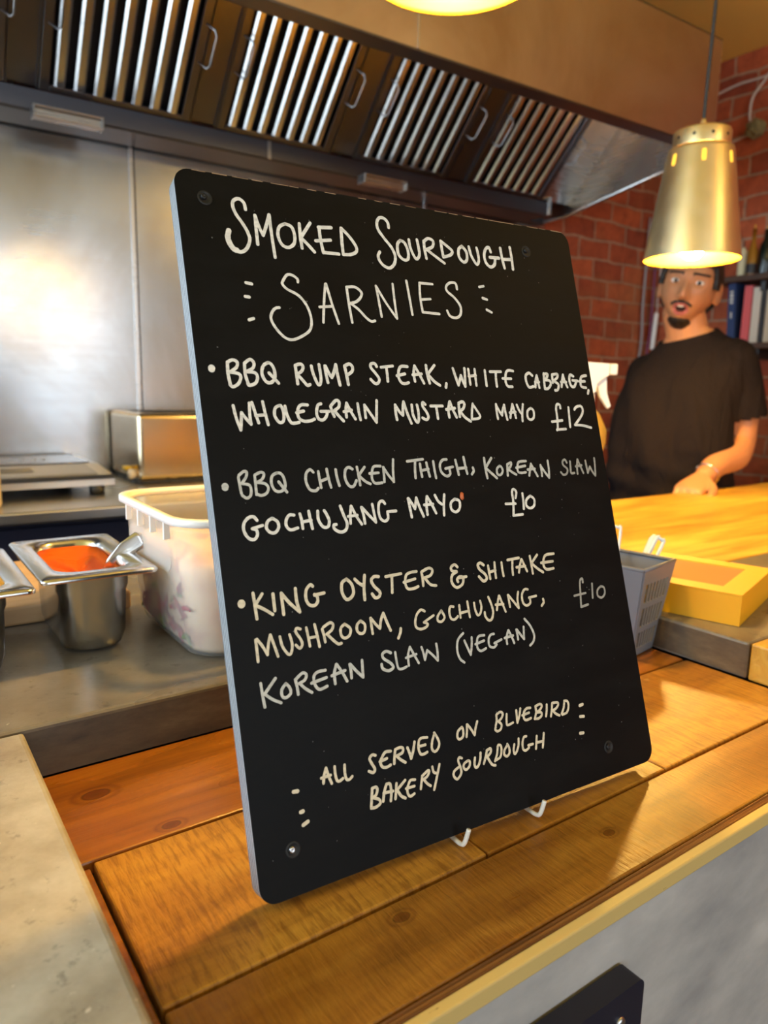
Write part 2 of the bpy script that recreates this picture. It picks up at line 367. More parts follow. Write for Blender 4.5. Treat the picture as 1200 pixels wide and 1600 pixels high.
# ------------------------------------------------------------------ bar: base, planks, concrete, timber top
ZW, ZS = .916, .957
t = thing('bar_base', 'grey painted panelled bar front below the wooden planks', 'counter', (1.0, .6, 0))
obj('front_panel', MB().box((-.62, .2365, 0), (XR - .01, .2455, .9033)), M['plaster'], t)
obj('carcass', MB().box((-.62, .2465, 0), (XR - .01, 1.06, .894)), M['navy'], t)['label'] = 'dark navy carcass facing the kitchen'

t = thing('plank_counter', 'orange stained wooden plank counter inset in the concrete worktop, under the menu board', 'counter top', (.42, .4, .896))
def plank(x0, x1, y0, y1, mt, dz=0.0, lab=None):
    o = obj('plank', MB().box((x0, y0, .896), (x1, y1, ZW + dz), .0016, 2), mt, t)
    if lab: o['label'] = lab
plank(.0815, .7525, .4495, .5735, M['plank_dark'], -.0005, 'dark orange plank at the back of the inset')
plank(.0945, .3125, .3125, .4465, M['plank_gold'], 0, 'golden saw-marked plank in front of the board')
plank(.3140, .5120, .3125, .4465, M['plank_brown'], -.0006)
plank(.5135, .7525, .3125, .4465, M['plank_gold'], -.0002)
plank(.0945, .7525, .2475, .3095, M['plank_brown'], 0, 'front brown plank')
obj('filler_strip', MB().box((.0815, .2475, .896), (.0925, .4465, ZW - .0035), .001), M['plank_dark'], t)
obj('under_board', MB().box((.083, .2465, .8945), (.752, .5735, .906)), M['black_plastic'], t)['label'] = 'black gaps between the planks'
nz = MB().prism([Vector((-.05, y, z)) for y, z in ((.2463, .9150), (.2455, .9153), (.2445, .9144), (.2435, .9152), (.2420, .9144), (.2412, .9150), (.2405, .9140), (.2405, .9037), (.2463, .9037))], (1.4, 0, 0))
obj('nosing', nz, M['nosing'], t)['label'] = 'brown ridged front nosing'
obj('front_trim', MB().box((-.05, .2330, .9036), (1.35, .2403, .9152), .0012), M['cream_paint'], t)['label'] = 'chipped cream painted front edge'
def slab(name, label, poly, mts):
    w = MB().prism([Vector((x, y, ZS - .041)) for x, y in poly], (0, 0, .041))
    for v in w.bm.verts:
        if v.co.z > ZS - .001:
            if .08 < v.co.x < .1: v.co.x = .0765
            if abs(v.co.y - .5745) < 1e-4: v.co.y = .578
    bmesh.ops.recalc_face_normals(w.bm, faces=w.bm.faces[:])
    bmesh.ops.bevel(w.bm, geom=[e for e in w.bm.edges if all(v.co.z > ZS - .001 for v in e.verts)], offset=.004, segments=3, affect='EDGES', profile=.5)
    for f in w.bm.faces:
        f.normal_update()
        if abs(f.normal.z) < .35: f.material_index = 1
    tag(recentre(obj(name, w, mts)), label, 'worktop')
slab('concrete_ledge', 'pale worn concrete ledge along the left side of the wooden planks', [(-.62, .215), (.083, .215), (.083, .5735), (-.62, .5735)], [M['concrete'], M['concrete_edge']])
slab('concrete_worktop', 'dark glossy concrete worktop carrying the steel pans and the tub', [(-.62, .5745), (.60, .5745), (.60, 1.115), (-.62, 1.115)], [M['concrete_slab'], M['concrete_edge']])
w = MB().box((.754, .376, ZS - .041), (2.84, .600, ZS), .003)
for f in w.bm.faces:
    f.normal_update()
    if abs(f.normal.z) < .35: f.material_index = 1
tag(recentre(obj('concrete_slab', w, [M['concrete_slab'], M['concrete_edge']])), 'concrete slab under the yellow box, right of the wooden inset', 'worktop')
w = MB().box((.754, .225, ZS - .041), (2.84, .3745, ZS), .002)
tag(recentre(obj('timber_board', w, M['bar_wood'])), 'pale timber top piece at right edge in front of the yellow box', 'worktop')
w = MB().box((.602, .6015, ZS - .041), (2.84, 1.115, ZS), .003)
tag(recentre(obj('timber_bar_top', w, M['bar_wood'])), 'bright yellow lit timber bar top the man leans on', 'bar top')
# ------------------------------------------------------------------ menu board
BSC = 1.018                                                       # board size factor
BO, BU, BV = Vector((.16513 * BSC, .46414 * BSC, 1.22 + .13143 * BSC)), Vector((.99787, -.06502, .00535)), Vector((-.01394, -.29267, -.95611))
BW, BH, BT = .336 * BSC, .4433 * BSC, .0125
b_rot = Matrix((BU, -(BU.cross(-BV)), -BV)).transposed()          # local x along, y into the scene, z up the board
def bl(u, v, d=0.0): return Vector((u, -d, BH - v))               # board-local point: along, down from the top, out of the face
menu = thing('menu_board', 'large black chalkboard menu with white hand lettering leaning on the plank counter', 'menu board', BO + BV * BH)
menu.rotation_euler = b_rot.to_euler()
poly = [Vector((x, 0, z)) for x, z in rrect(0, 0, BW, BH, .0107, 8)]
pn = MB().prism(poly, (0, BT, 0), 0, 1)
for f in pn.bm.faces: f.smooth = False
obj('panel', pn, [M['board'], M['ply_edge_sheen']], menu, local=True)
LETTERING = {
    0: """23:444,217 439,176 416,154 391,154 365,175 360,214 377,263 413,318 440,375 446,426 417,485 375,511 330,499 304,468
23:504,249 500,350 498,445
23:505,254 521,321 544,379
23:544,379 576,305 604,231
23:604,231 604,362 608,521
23:711,278 666,306 649,365 668,425 712,442 758,410 770,350 755,294 711,278
24:816,264 812,354 813,434
24:898,248 816,358
24:815,362 857,402 902,451
24:963,267 961,344 970,448
24:957,270 1057,259
24:924,370 1038,351
24:971,446 1089,445
24:1134,253 1126,361 1124,444
24:1137,253 1194,310 1235,375 1230,413 1185,437 1129,443
36:351,503 330,496 309,463 300,422 312,378
24:1531,196 1529,157 1500,130 1462,133 1437,170 1439,222 1481,284 1531,345 1553,405 1538,465 1494,503 1447,493 1415,459 1408,422 1426,391
24:1618,282 1588,315 1584,388 1621,427 1662,418 1672,358 1652,297 1618,282
24:1695,267 1699,331 1727,401 1751,403 1773,361 1768,258
24:1828,261 1825,326 1830,395
24:1827,266 1870,236 1914,251 1900,297 1843,324
24:1843,324 1916,370 1991,415
25:1986,242 1986,307 1990,367
25:1986,242 2040,276 2082,311 2057,344 1994,365
25:2183,259 2147,289 2141,350 2178,387 2213,363 2218,301 2183,259
25:2251,256 2263,327 2302,390 2330,361 2332,298 2327,257
26:2465,273 2452,237 2416,257 2393,312 2401,369 2440,399 2484,376 2500,327
26:2449,319 2542,315
26:2572,229 2575,313 2586,392
26:2675,211 2677,302 2673,394
26:2580,321 2675,313""",
    1: """21:383,713 421,718
21:367,805 393,807
21:373,958 404,947
19:748,676 747,654 713,632 676,634 645,672 635,699 663,731 740,769 791,835 811,921 796,992 749,1034 661,1073 600,1059 546,998 523,940 537,896 563,869 591,862
19:952,671 925,789 898,942
19:957,670 981,803 1014,944
19:885,837 983,825
20:1113,679 1114,802 1120,929
20:1113,679 1179,673 1225,706 1214,744 1173,779 1126,792
20:1126,792 1185,833 1238,889 1275,912 1305,906
19:1353,649 1359,746 1365,872
19:1353,649 1419,770 1492,878
19:1492,878 1492,746 1496,622
20:1619,587 1625,706 1630,840
20:1733,596 1721,699 1724,815
20:1733,593 1848,592
20:1723,720 1810,709
20:1724,815 1872,819
21:2073,610 2066,566 2018,565 1977,594 1976,634 2038,683 2081,745 2069,811 2022,839 1970,828 1950,789
21:2295,574 2338,564
21:2311,662 2352,671
21:2334,754 2379,772""",
    2: """44:92,1278 91,1284
21:196,1238 191,1311 198,1383
21:196,1238 231,1222 258,1236 250,1269 209,1298
21:208,1302 257,1309 270,1333 249,1374 213,1393 195,1379
21:305,1247 302,1316 315,1377
21:305,1242 344,1216 367,1236 358,1270 313,1296
21:313,1296 367,1302 380,1331 362,1368 322,1383 311,1373
22:462,1233 428,1255 413,1306 432,1355 466,1363 496,1333 499,1278 482,1241 462,1233
21:461,1300 518,1366
22:650,1249 651,1309 651,1368
22:650,1245 688,1235 704,1252 691,1282 656,1304
22:656,1304 695,1350 718,1377 738,1371
22:765,1246 771,1297 794,1366 813,1366 824,1322 822,1235
22:864,1243 865,1295 871,1356
22:868,1243 889,1295 905,1321
23:905,1321 930,1276 947,1232
23:947,1232 951,1302 959,1372
23:1013,1243 1019,1301 1023,1367
23:1014,1239 1050,1224 1072,1241 1067,1273 1029,1300
22:1265,1236 1253,1215 1222,1219 1219,1246 1247,1282 1272,1322 1262,1350 1235,1357 1204,1328
22:1301,1240 1397,1228
22:1343,1238 1343,1284 1340,1339
22:1520,1229 1466,1230 1441,1264 1434,1310 1452,1347 1483,1354 1512,1346
22:1421,1298 1490,1283
22:1582,1222 1566,1279 1568,1335
22:1582,1222 1611,1278 1643,1348
22:1556,1289 1633,1280
23:1683,1215 1683,1277 1694,1347
23:1757,1213 1688,1281
23:1688,1281 1736,1333 1782,1362
23:1842,1348 1833,1377
23:1921,1232 1934,1290 1951,1358
23:1951,1358 1985,1289
23:1986,1284 1998,1328 2012,1367
23:2012,1367 2022,1298 2029,1229
21:2064,1233 2064,1297 2063,1351
21:2125,1232 2122,1296 2120,1358
21:2060,1288 2128,1281
22:2222,1239 2219,1304 2218,1359
22:2271,1248 2379,1245
22:2328,1247 2320,1302 2318,1363
22:2504,1237 2459,1233 2429,1254 2413,1321 2428,1359 2473,1363
22:2388,1299 2472,1299
23:2698,1269 2668,1249 2630,1270 2625,1317 2645,1364 2693,1358
23:2746,1268 2725,1315 2713,1363
23:2746,1268 2750,1315 2756,1367
23:2719,1321 2760,1320
23:2826,1250 2817,1314 2814,1372
23:2825,1253 2867,1255 2846,1287 2822,1303
23:2822,1303 2877,1308 2884,1339 2849,1372 2813,1375
23:2915,1259 2909,1323
23:2916,1257 2973,1252 2968,1279 2926,1307
23:2925,1312 2969,1338 2953,1381 2923,1387
23:3037,1256 3015,1311 3001,1356
23:3037,1256 3047,1310 3066,1358
23:3003,1316 3061,1315
24:3152,1265 3118,1255 3101,1298 3112,1347 3148,1352 3181,1302
23:3137,1300 3195,1305
24:3303,1256 3248,1268 3227,1307 3229,1351 3280,1361
24:3216,1309 3277,1306
24:3305,1383 3291,1410""",
    3: """20:198,1512 209,1592 228,1665
20:228,1665 238,1609 246,1556
20:246,1556 270,1593 299,1630
20:299,1630 298,1569 304,1496
20:321,1492 334,1553 350,1622
20:393,1487 401,1561 412,1635
20:335,1576 404,1571
21:502,1512 472,1529 463,1578 488,1620 517,1612 526,1562 515,1516 502,1512
21:541,1516 547,1571 567,1621 593,1628 625,1622
21:700,1508 654,1508 628,1538 625,1588 657,1614 703,1614 737,1602
21:616,1559 667,1548
21:798,1500 773,1512 758,1564 769,1602 801,1607 828,1581 837,1551
21:790,1551 851,1551
21:866,1517 874,1556 884,1586
22:871,1512 910,1478 933,1486 927,1521 890,1547
22:890,1547 918,1582 949,1617
21:989,1495 978,1539 975,1591
21:989,1495 1011,1548 1041,1605
21:961,1554 1021,1543
21:1074,1499 1075,1557 1080,1610
21:1126,1508 1123,1557 1122,1597
21:1126,1508 1162,1566 1202,1629
21:1202,1629 1215,1549 1227,1477
22:1372,1508 1368,1568 1371,1613
22:1372,1508 1401,1559 1424,1582
22:1424,1582 1434,1522 1445,1485
22:1445,1485 1463,1568 1486,1640
22:1511,1508 1510,1578 1534,1632 1553,1615 1559,1550 1555,1508
22:1627,1504 1608,1490 1603,1518 1629,1560 1639,1597 1619,1616 1588,1602
22:1672,1516 1777,1516
22:1720,1518 1721,1560 1721,1608
23:1846,1484 1825,1542 1824,1599
23:1849,1484 1865,1542 1890,1600
23:1807,1542 1884,1532
23:1926,1499 1922,1552 1920,1595
23:1927,1494 1964,1484 1978,1503 1960,1537 1928,1552
23:1928,1552 1966,1600 2014,1632
20:2057,1499 2041,1552 2029,1615
20:2056,1503 2089,1552 2110,1592 2090,1611 2035,1616
21:2281,1503 2277,1563 2279,1615
21:2282,1513 2305,1558 2325,1589
21:2325,1589 2340,1544 2359,1513
21:2360,1508 2362,1564 2371,1624
21:2444,1503 2419,1564 2404,1609
21:2444,1503 2454,1554 2460,1610
21:2406,1569 2465,1564
21:2489,1508 2506,1554 2527,1580
21:2552,1503 2532,1575 2523,1636
21:2630,1534 2592,1555 2582,1606 2611,1627 2646,1606 2653,1555 2630,1534""",
    4: """44:86,2008 85,2014
18:175,1957 178,2004 182,2056
18:180,1945 212,1923 231,1928 223,1959 194,1993
18:194,1997 238,2008 246,2040 237,2075 211,2087 185,2068
18:280,1951 279,2010 277,2070
18:283,1947 322,1933 341,1946 325,1977 289,1995
18:289,1995 342,2006 359,2035 342,2066 307,2077 280,2066
19:427,1942 394,1960 383,2004 400,2050 437,2060 471,2034 470,1977 452,1947 427,1942
19:432,1999 479,2067
19:678,1950 657,1932 627,1956 619,2009 639,2060 678,2071 699,2056
19:714,1948 716,2002 720,2053
19:776,1934 781,1997 791,2055
19:719,2012 782,1993
20:841,1941 843,1992 853,2048
20:965,1943 938,1930 911,1949 903,2004 924,2052 957,2058 984,2021
19:1001,1931 1006,1992 1008,2053
19:1059,1934 1006,1988
19:1006,1988 1049,2029 1087,2050
19:1184,1933 1134,1933 1114,1963 1106,2015 1126,2047 1181,2047
19:1092,1979 1162,1978
19:1205,1941 1203,1994 1199,2042
19:1205,1941 1236,1995 1274,2046
19:1274,2046 1279,1971 1292,1891
20:1404,1909 1537,1899
20:1470,1912 1460,1970 1455,2029
20:1508,1931 1508,1977 1511,2023
20:1563,1925 1568,1975 1576,2024
20:1507,1980 1574,1971
20:1624,1918 1625,1978 1629,2038
20:1742,1909 1707,1912 1679,1943 1681,1995 1720,2029 1756,2017 1756,1977
20:1722,1975 1789,1965
21:1820,1917 1826,1969 1832,2024
21:1897,1898 1902,1963 1910,2020
21:1826,1980 1908,1977
21:1969,1980 1972,2004 1952,2027
21:2086,1913 2085,1990 2090,2063
21:2155,1915 2085,1990
21:2091,1990 2139,2031 2181,2068
19:2224,1977 2194,2000 2193,2039 2223,2045 2247,2017 2240,1988 2224,1977
20:2300,1971 2295,2010 2290,2054
20:2301,1969 2341,1957 2329,1987 2300,2005
20:2300,2005 2339,2032 2374,2051
20:2491,1951 2419,1956 2399,1990 2397,2029 2427,2041 2474,2038
20:2384,1999 2477,1988
20:2539,1976 2521,2020 2504,2065
20:2539,1976 2563,2022 2589,2074
20:2497,2019 2571,2015
20:2636,1990 2638,2036 2635,2075
20:2635,1995 2672,2048 2707,2093
20:2707,2093 2717,2025 2718,1958""",
    5: """20:259,2227 241,2205 208,2207 175,2239 169,2285 192,2330 227,2342 251,2316 247,2285 223,2276
20:223,2276 291,2261
20:359,2223 327,2240 314,2279 335,2308 368,2312 394,2282 390,2246 359,2223
20:506,2215 476,2212 451,2239 446,2278 472,2305 521,2297
20:547,2210 554,2255 555,2304
21:610,2199 614,2252 621,2310
20:553,2262 620,2257
21:673,2203 670,2257 695,2304 731,2308 745,2271 733,2229 719,2203
21:838,2182 856,2247 872,2299 856,2340 817,2351 778,2329 773,2303 792,2299
20:918,2188 905,2242 898,2301
20:919,2188 946,2254 980,2313
19:887,2254 956,2251
20:993,2202 1003,2259 1005,2310
20:998,2203 1043,2258 1089,2309
20:1089,2309 1084,2248 1079,2187
20:1178,2190 1161,2171 1134,2182 1121,2234 1128,2286 1159,2308 1187,2291 1189,2252
20:1190,2246 1258,2246
21:1368,2168 1373,2235 1378,2298
21:1373,2168 1398,2210 1414,2243
21:1414,2243 1426,2203 1437,2168
21:1437,2168 1453,2232 1477,2301
21:1526,2165 1513,2227 1511,2291
21:1529,2165 1558,2222 1585,2286
21:1495,2222 1569,2221
21:1596,2160 1616,2203 1645,2228
21:1677,2161 1661,2234 1651,2306
21:1763,2199 1725,2224 1722,2270 1758,2292 1795,2267 1801,2216 1763,2199""",
    6: """47:99,2711 98,2717
20:177,2661 180,2734 182,2815
20:233,2673 184,2731
20:184,2735 233,2765 285,2804
21:302,2682 301,2783
21:356,2685 355,2752 355,2814
21:356,2685 402,2751 462,2815
21:462,2815 450,2742 452,2669
21:570,2670 554,2660 523,2688 514,2743 532,2781 566,2790 591,2769 591,2737 575,2723
21:575,2727 643,2722
22:813,2656 777,2677 769,2733 790,2781 822,2781 851,2748 845,2693 813,2656
22:873,2664 898,2692 928,2713
22:948,2648 932,2726 926,2804
22:1051,2669 1018,2665 993,2687 1008,2727 1045,2770 1036,2798 1006,2803 986,2775
20:1105,2676 1227,2671
20:1153,2677 1147,2728 1139,2787
20:1352,2671 1294,2673 1263,2691 1251,2742 1266,2778 1312,2782 1350,2773
20:1240,2731 1333,2719
20:1392,2680 1395,2725 1392,2773
20:1398,2677 1455,2660 1484,2678 1462,2711 1406,2722
20:1412,2722 1451,2772 1497,2786
21:1699,2681 1679,2662 1646,2675 1648,2702 1687,2711
21:1687,2714 1644,2733 1633,2782 1667,2822 1721,2806 1735,2763 1709,2750 1683,2765 1686,2784
21:1696,2758 1764,2757
22:1933,2694 1907,2676 1881,2688 1893,2722 1933,2759 1944,2793 1912,2808 1877,2771
20:1973,2704 1974,2750 1976,2799
20:2036,2687 2031,2743 2029,2799
20:1978,2751 2035,2744
20:2102,2695 2100,2747 2103,2794
20:2162,2683 2273,2679
20:2209,2685 2197,2744 2193,2796
20:2295,2693 2271,2738 2254,2786
20:2298,2693 2313,2733 2334,2786
20:2237,2746 2323,2746
20:2382,2678 2385,2742 2387,2810
21:2456,2676 2390,2732
21:2392,2735 2439,2777 2491,2813
21:2627,2685 2550,2686 2518,2713 2507,2765 2534,2796 2603,2796
21:2486,2741 2606,2742""",
    7: """18:158,2937 158,2997 157,3065
18:166,2934 196,2981 220,3035
18:220,3035 234,2973 253,2922
18:253,2922 269,2986 285,3056
18:312,2943 321,3003 352,3055 374,3047 385,2998 376,2941
18:451,2919 427,2911 419,2934 443,2977 451,3013 431,3033 409,3010
18:491,2918 496,2970 500,3032
19:549,2907 557,2972 564,3045
18:499,2982 560,2981
19:597,2943 604,2984 607,3024
19:607,2932 655,2912 676,2927 662,2957 623,2979
19:627,2980 662,3021 694,3051 717,3051
19:757,2936 726,2959 724,3003 748,3024 783,3009 793,2970 757,2936
19:874,2934 846,2954 840,2990 862,3014 892,3006 901,2962 874,2934
19:949,2928 949,2978 950,3028
19:952,2929 983,2975 1008,3004
20:1008,3004 1026,2949 1049,2910
20:1049,2910 1067,2972 1087,3030
20:1166,3030 1158,3058 1138,3089
18:1373,2945 1344,2932 1308,2957 1287,3002 1289,3041 1322,3059 1365,3053 1384,3034 1355,3018
17:1356,3017 1441,2984
18:1510,2961 1474,2995 1471,3026 1502,3035 1529,3008 1510,2961
18:1616,2950 1589,2946 1575,2980 1581,3025 1611,3038 1642,3021
18:1667,2948 1665,2988 1663,3033
18:1741,2932 1742,2986 1744,3041
18:1665,3002 1745,2997
18:1798,2949 1800,2999 1815,3038 1841,3028 1858,2985 1854,2943
19:1933,2926 1950,2980 1957,3036 1936,3084 1905,3088 1882,3057 1881,3029
19:2031,2931 2010,2979 1994,3028
19:2035,2931 2051,2985 2072,3051
19:1990,2990 2061,2995
19:2115,2937 2118,2985 2119,3023
19:2119,2938 2160,2991 2199,3044
19:2199,3044 2200,2977 2216,2927
19:2312,2921 2281,2917 2249,2951 2247,3008 2276,3036 2317,3023 2319,2984
19:2312,2983 2384,2979
20:2449,3012 2450,3037 2426,3059""",
    8: """18:156,3193 159,3261 164,3333
19:251,3181 171,3260
18:175,3261 219,3300 268,3329
19:312,3224 282,3256 281,3294 304,3306 336,3286 333,3251 312,3224
19:376,3213 382,3261 383,3303
19:381,3211 427,3183 451,3197 438,3226 398,3241
19:402,3242 435,3279 474,3310
19:582,3195 529,3196 500,3218 501,3269 527,3302 581,3293
19:479,3255 583,3240
20:662,3174 641,3225 638,3289
20:664,3174 695,3228 722,3289
19:621,3237 718,3222
20:755,3191 758,3236 756,3276
20:760,3192 798,3243 838,3287
20:838,3287 842,3231 846,3182
20:1064,3173 1032,3157 1001,3170 1006,3200 1053,3238 1068,3269 1031,3283 990,3263 985,3233
17:1098,3175 1099,3229 1106,3281 1134,3290 1171,3283
17:1217,3161 1193,3212 1189,3279
17:1217,3161 1239,3212 1269,3277
17:1175,3226 1259,3216
17:1307,3177 1316,3217 1321,3265
17:1321,3265 1349,3206
17:1349,3206 1385,3242 1423,3288
18:1423,3288 1430,3229 1429,3176
18:1665,3143 1613,3181 1595,3249 1607,3308 1640,3341
18:1667,3195 1685,3247 1704,3299
18:1704,3299 1723,3240 1733,3183
18:1846,3186 1799,3185 1778,3209 1771,3262 1797,3289 1845,3279
18:1758,3235 1838,3223
18:1933,3191 1903,3193 1880,3221 1879,3267 1915,3285 1945,3269
18:1926,3256 1995,3241
19:2069,3188 2044,3235 2041,3281
19:2072,3188 2092,3238 2107,3285
19:2026,3236 2106,3231
19:2144,3195 2148,3234 2148,3266
19:2150,3196 2179,3238 2205,3273
19:2205,3273 2212,3225 2218,3186
19:2238,3130 2283,3189 2307,3259 2291,3304 2254,3328""",
    9: """24:276,3853 301,3856
24:305,3979 319,3978
24:311,4055 342,4044
18:502,3772 483,3813 473,3856
18:502,3772 512,3821 527,3871
18:463,3823 526,3821
18:560,3778 558,3825 564,3861 580,3871 606,3861
18:628,3785 623,3834 629,3871 646,3879 670,3866
19:850,3782 828,3774 806,3791 815,3821 833,3861 820,3881 790,3866
19:964,3784 926,3780 899,3802 880,3833 889,3863 916,3874 951,3867
19:876,3828 929,3821
19:998,3786 986,3827 978,3866
19:999,3782 1034,3778 1057,3788 1047,3814 1002,3823
19:1002,3823 1031,3855 1061,3879
19:1091,3792 1103,3836 1108,3866
19:1108,3866 1131,3822 1150,3769
19:796,3974 785,4026 772,4082
19:796,3973 824,3972 831,3991 817,4019 792,4028
19:794,4030 835,4052 839,4077 805,4091 772,4087
19:899,3978 878,4020 862,4071
19:902,3975 927,3981 928,4034 917,4083
19:873,4023 942,4029
19:974,3990 964,4035 952,4080
19:1040,3987 1000,4013 972,4030
19:976,4035 995,4072 1025,4096
18:1252,3764 1207,3758 1184,3773 1174,3820 1185,3856 1210,3862 1237,3856
18:1177,3806 1230,3807
18:1311,3757 1288,3797 1277,3841 1292,3866 1319,3860 1340,3827 1332,3787 1312,3748
18:1115,4003 1081,3998 1063,4017 1049,4042 1048,4074 1064,4095 1096,4087
17:1039,4040 1104,4041
18:1171,4001 1160,4035 1149,4071
18:1172,3995 1221,3973 1230,3983 1210,4007 1178,4019
18:1181,4020 1203,4051 1227,4072
18:1260,3958 1264,3992 1283,4005
18:1318,3956 1284,4031 1250,4103
18:1503,3962 1483,3953 1471,3973 1482,4019 1481,4057 1443,4086 1418,4057 1428,4030 1465,4014
18:1553,3990 1518,4002 1508,4025 1526,4045 1557,4029 1565,4001 1553,3990
19:1612,3987 1601,4028 1608,4051 1632,4044 1655,4007 1665,3966
19:1719,3970 1700,4009 1680,4043
19:1720,3963 1755,3959 1750,3986 1712,4007
19:1717,4009 1747,4064 1776,4079
18:1540,3762 1503,3784 1493,3820 1510,3837 1540,3823 1547,3781 1540,3762
18:1585,3755 1578,3797 1568,3834
18:1589,3756 1616,3797 1637,3838
18:1637,3838 1652,3797 1675,3754
18:1848,3748 1844,3787 1829,3819
18:1853,3744 1886,3735 1906,3752 1889,3779 1857,3794
18:1862,3800 1881,3822 1869,3851 1838,3859 1821,3844 1827,3828
18:1940,3763 1931,3806 1933,3838 1986,3832
19:2031,3756 2028,3801 2026,3841
18:2026,3841 2053,3797 2071,3751
19:2164,3766 2128,3763 2099,3784 2091,3824 2111,3842 2156,3838
19:2080,3801 2145,3797
19:2214,3768 2212,3809 2190,3851
19:2214,3766 2260,3759 2275,3776 2252,3799 2218,3810
19:2218,3810 2260,3820 2259,3843 2227,3856 2194,3851
19:2324,3777 2315,3818 2301,3856
19:2378,3779 2365,3824 2348,3867
19:2381,3777 2429,3783 2435,3801 2407,3823 2369,3829
19:2373,3830 2399,3859 2432,3879
19:2500,3791 2484,3835 2456,3872
19:2501,3786 2532,3797 2534,3836 2508,3874 2461,3879
18:1819,3959 1804,4008 1778,4050
18:1826,3952 1848,3961 1846,4001 1827,4036 1784,4047
18:1905,3971 1875,3999 1867,4028 1890,4045 1915,4027 1918,3992 1906,3964
18:1968,3981 1955,4018 1959,4045 1981,4034 2005,3995 2014,3952
19:2087,3952 2064,3954 2045,3986 2042,4031 2064,4047 2097,4035
19:2094,4018 2137,4019
19:2184,3973 2172,4017 2160,4058
19:2254,3969 2241,4014 2225,4064
19:2175,4017 2239,4023
23:2648,3853 2680,3850
23:2637,3933 2674,3939
23:2610,4052 2643,4056""",
    10: """18:2922,1982 2906,1957 2878,1970 2880,2001 2918,2034 2903,2070 2866,2078 2842,2056
19:2960,1973 2955,2025 2953,2067 2989,2069
19:3046,1961 3029,2018 3023,2076
19:3046,1961 3066,2014 3089,2074
19:3014,2017 3082,2010
19:3133,1975 3136,2028 3140,2076
19:3140,2076 3174,2025
19:3174,2025 3194,2068 3221,2102
19:3221,2102 3234,2022 3239,1958""",
    11: """18:2887,2941 2887,2911 2859,2928 2844,3017 2829,3125
18:2828,3127 2907,3118
18:2775,3032 2899,3027
18:2985,2964 2968,3074
18:3076,2997 3034,3022 3028,3067 3070,3086 3109,3058 3110,3011 3076,2997""",
    12: """22:2948,1535 2947,1509 2919,1503 2901,1535 2897,1609 2886,1693 2874,1714
22:2875,1711 2972,1707
22:2833,1645 2948,1636
22:3040,1530 3032,1610 3025,1690
22:3104,1546 3131,1525 3184,1519 3198,1557 3165,1606 3083,1675
22:3083,1675 3170,1681 3263,1701""",
    13: """21:2332,2228 2347,2185 2326,2161 2306,2182 2304,2256 2287,2357
20:2284,2360 2379,2358
20:2227,2267 2323,2272
21:2406,2199 2404,2253 2397,2317
21:2481,2223 2437,2250 2428,2294 2462,2317 2505,2300 2515,2251 2481,2223""",
}
ROWNAME = {0: ('chalk', 'heading lettering reading SMOKED SOURDOUGH'), 1: ('chalk', 'heading lettering reading SARNIES between dashes'), 2: ('chalk', 'lettering reading BBQ RUMP STEAK, WHITE CABBAGE,'),
           3: ('chalk', 'lettering reading WHOLEGRAIN MUSTARD MAYO'), 4: ('chalk_grey', 'lettering reading BBQ CHICKEN THIGH, KOREAN'), 5: ('chalk', 'lettering reading GOCHUJANG MAYO'),
           6: ('chalk_cream', 'lettering reading KING OYSTER & SHITAKE'), 7: ('chalk_cream', 'lettering reading MUSHROOM, GOCHUJANG,'), 8: ('chalk_grey', 'lettering reading KOREAN SLAW (VEGAN)'),
           9: ('chalk_cream', 'lettering reading ALL SERVED ON BLUEBIRD BAKERY SOURDOUGH'), 10: ('chalk_dim', 'faded lettering reading SLAW'), 11: ('chalk_dim', 'faded lettering reading £10'), 12: ('chalk', 'lettering of the price £12'), 13: ('chalk', 'lettering of the price £10 after MAYO')}
def ribbon(mb, pts, w, d):
    P = [Vector((p[0], p[1])) for p in pts]
    if len(P) > 2: P = catmull(P, 6)
    h = w / 2; n = len(P); L, R = [], []
    T = [(P[min(i + 1, n - 1)] - P[max(i - 1, 0)]).normalized() for i in range(n)]
    for i in range(n):
        nv = Vector((-T[i].y, T[i].x)); k = h * (1 + random.uniform(-.07, .07))
        L.append(P[i] + nv * k); R.append(P[i] - nv * k)
    def cap(c, tdir, sgn):
        a0 = math.atan2(tdir.y, tdir.x); return [c + Vector((math.cos(a0 + sgn * a), math.sin(a0 + sgn * a))) * h for a in [math.pi / 2 - math.pi * i / 6 for i in range(1, 6)]]
    V = lambda q: mb.bm.verts.new(bl(q.x, q.y, d))
    vL = [V(q) for q in L]; vR = [V(q) for q in R]
    for i in range(n - 1): mb.bm.faces.new((vL[i], vL[i + 1], vR[i + 1], vR[i]))
    e = [V(q) for q in cap(P[-1], T[-1], 1)]; mb.bm.faces.new([vL[-1]] + e + [vR[-1]])
    s = [V(q) for q in cap(P[0], -T[0], 1)]; mb.bm.faces.new([vR[0]] + s + [vL[0]])
M['screw_dark'] = mat('blackened_screw', (.02, .02, .022), .45, .5)
for row, txt in LETTERING.items():
    mb = MB(); k = 0
    for ln in txt.split('\n'):
        wd, ps = ln.split(':'); pts = [tuple(float(a) * 1e-4 * BSC for a in q.split(',')) for q in ps.split()]
        ribbon(mb, pts, float(wd) * 1e-4 * BSC, .00035 + .00001 * (k % 9)); k += 1
    for f in mb.bm.faces:
        f.normal_update()
        if f.normal.y > 0: f.normal_flip()
    obj('lettering', mb, M[ROWNAME[row][0]], menu, local=True, recalc=False)['label'] = ROWNAME[row][1]
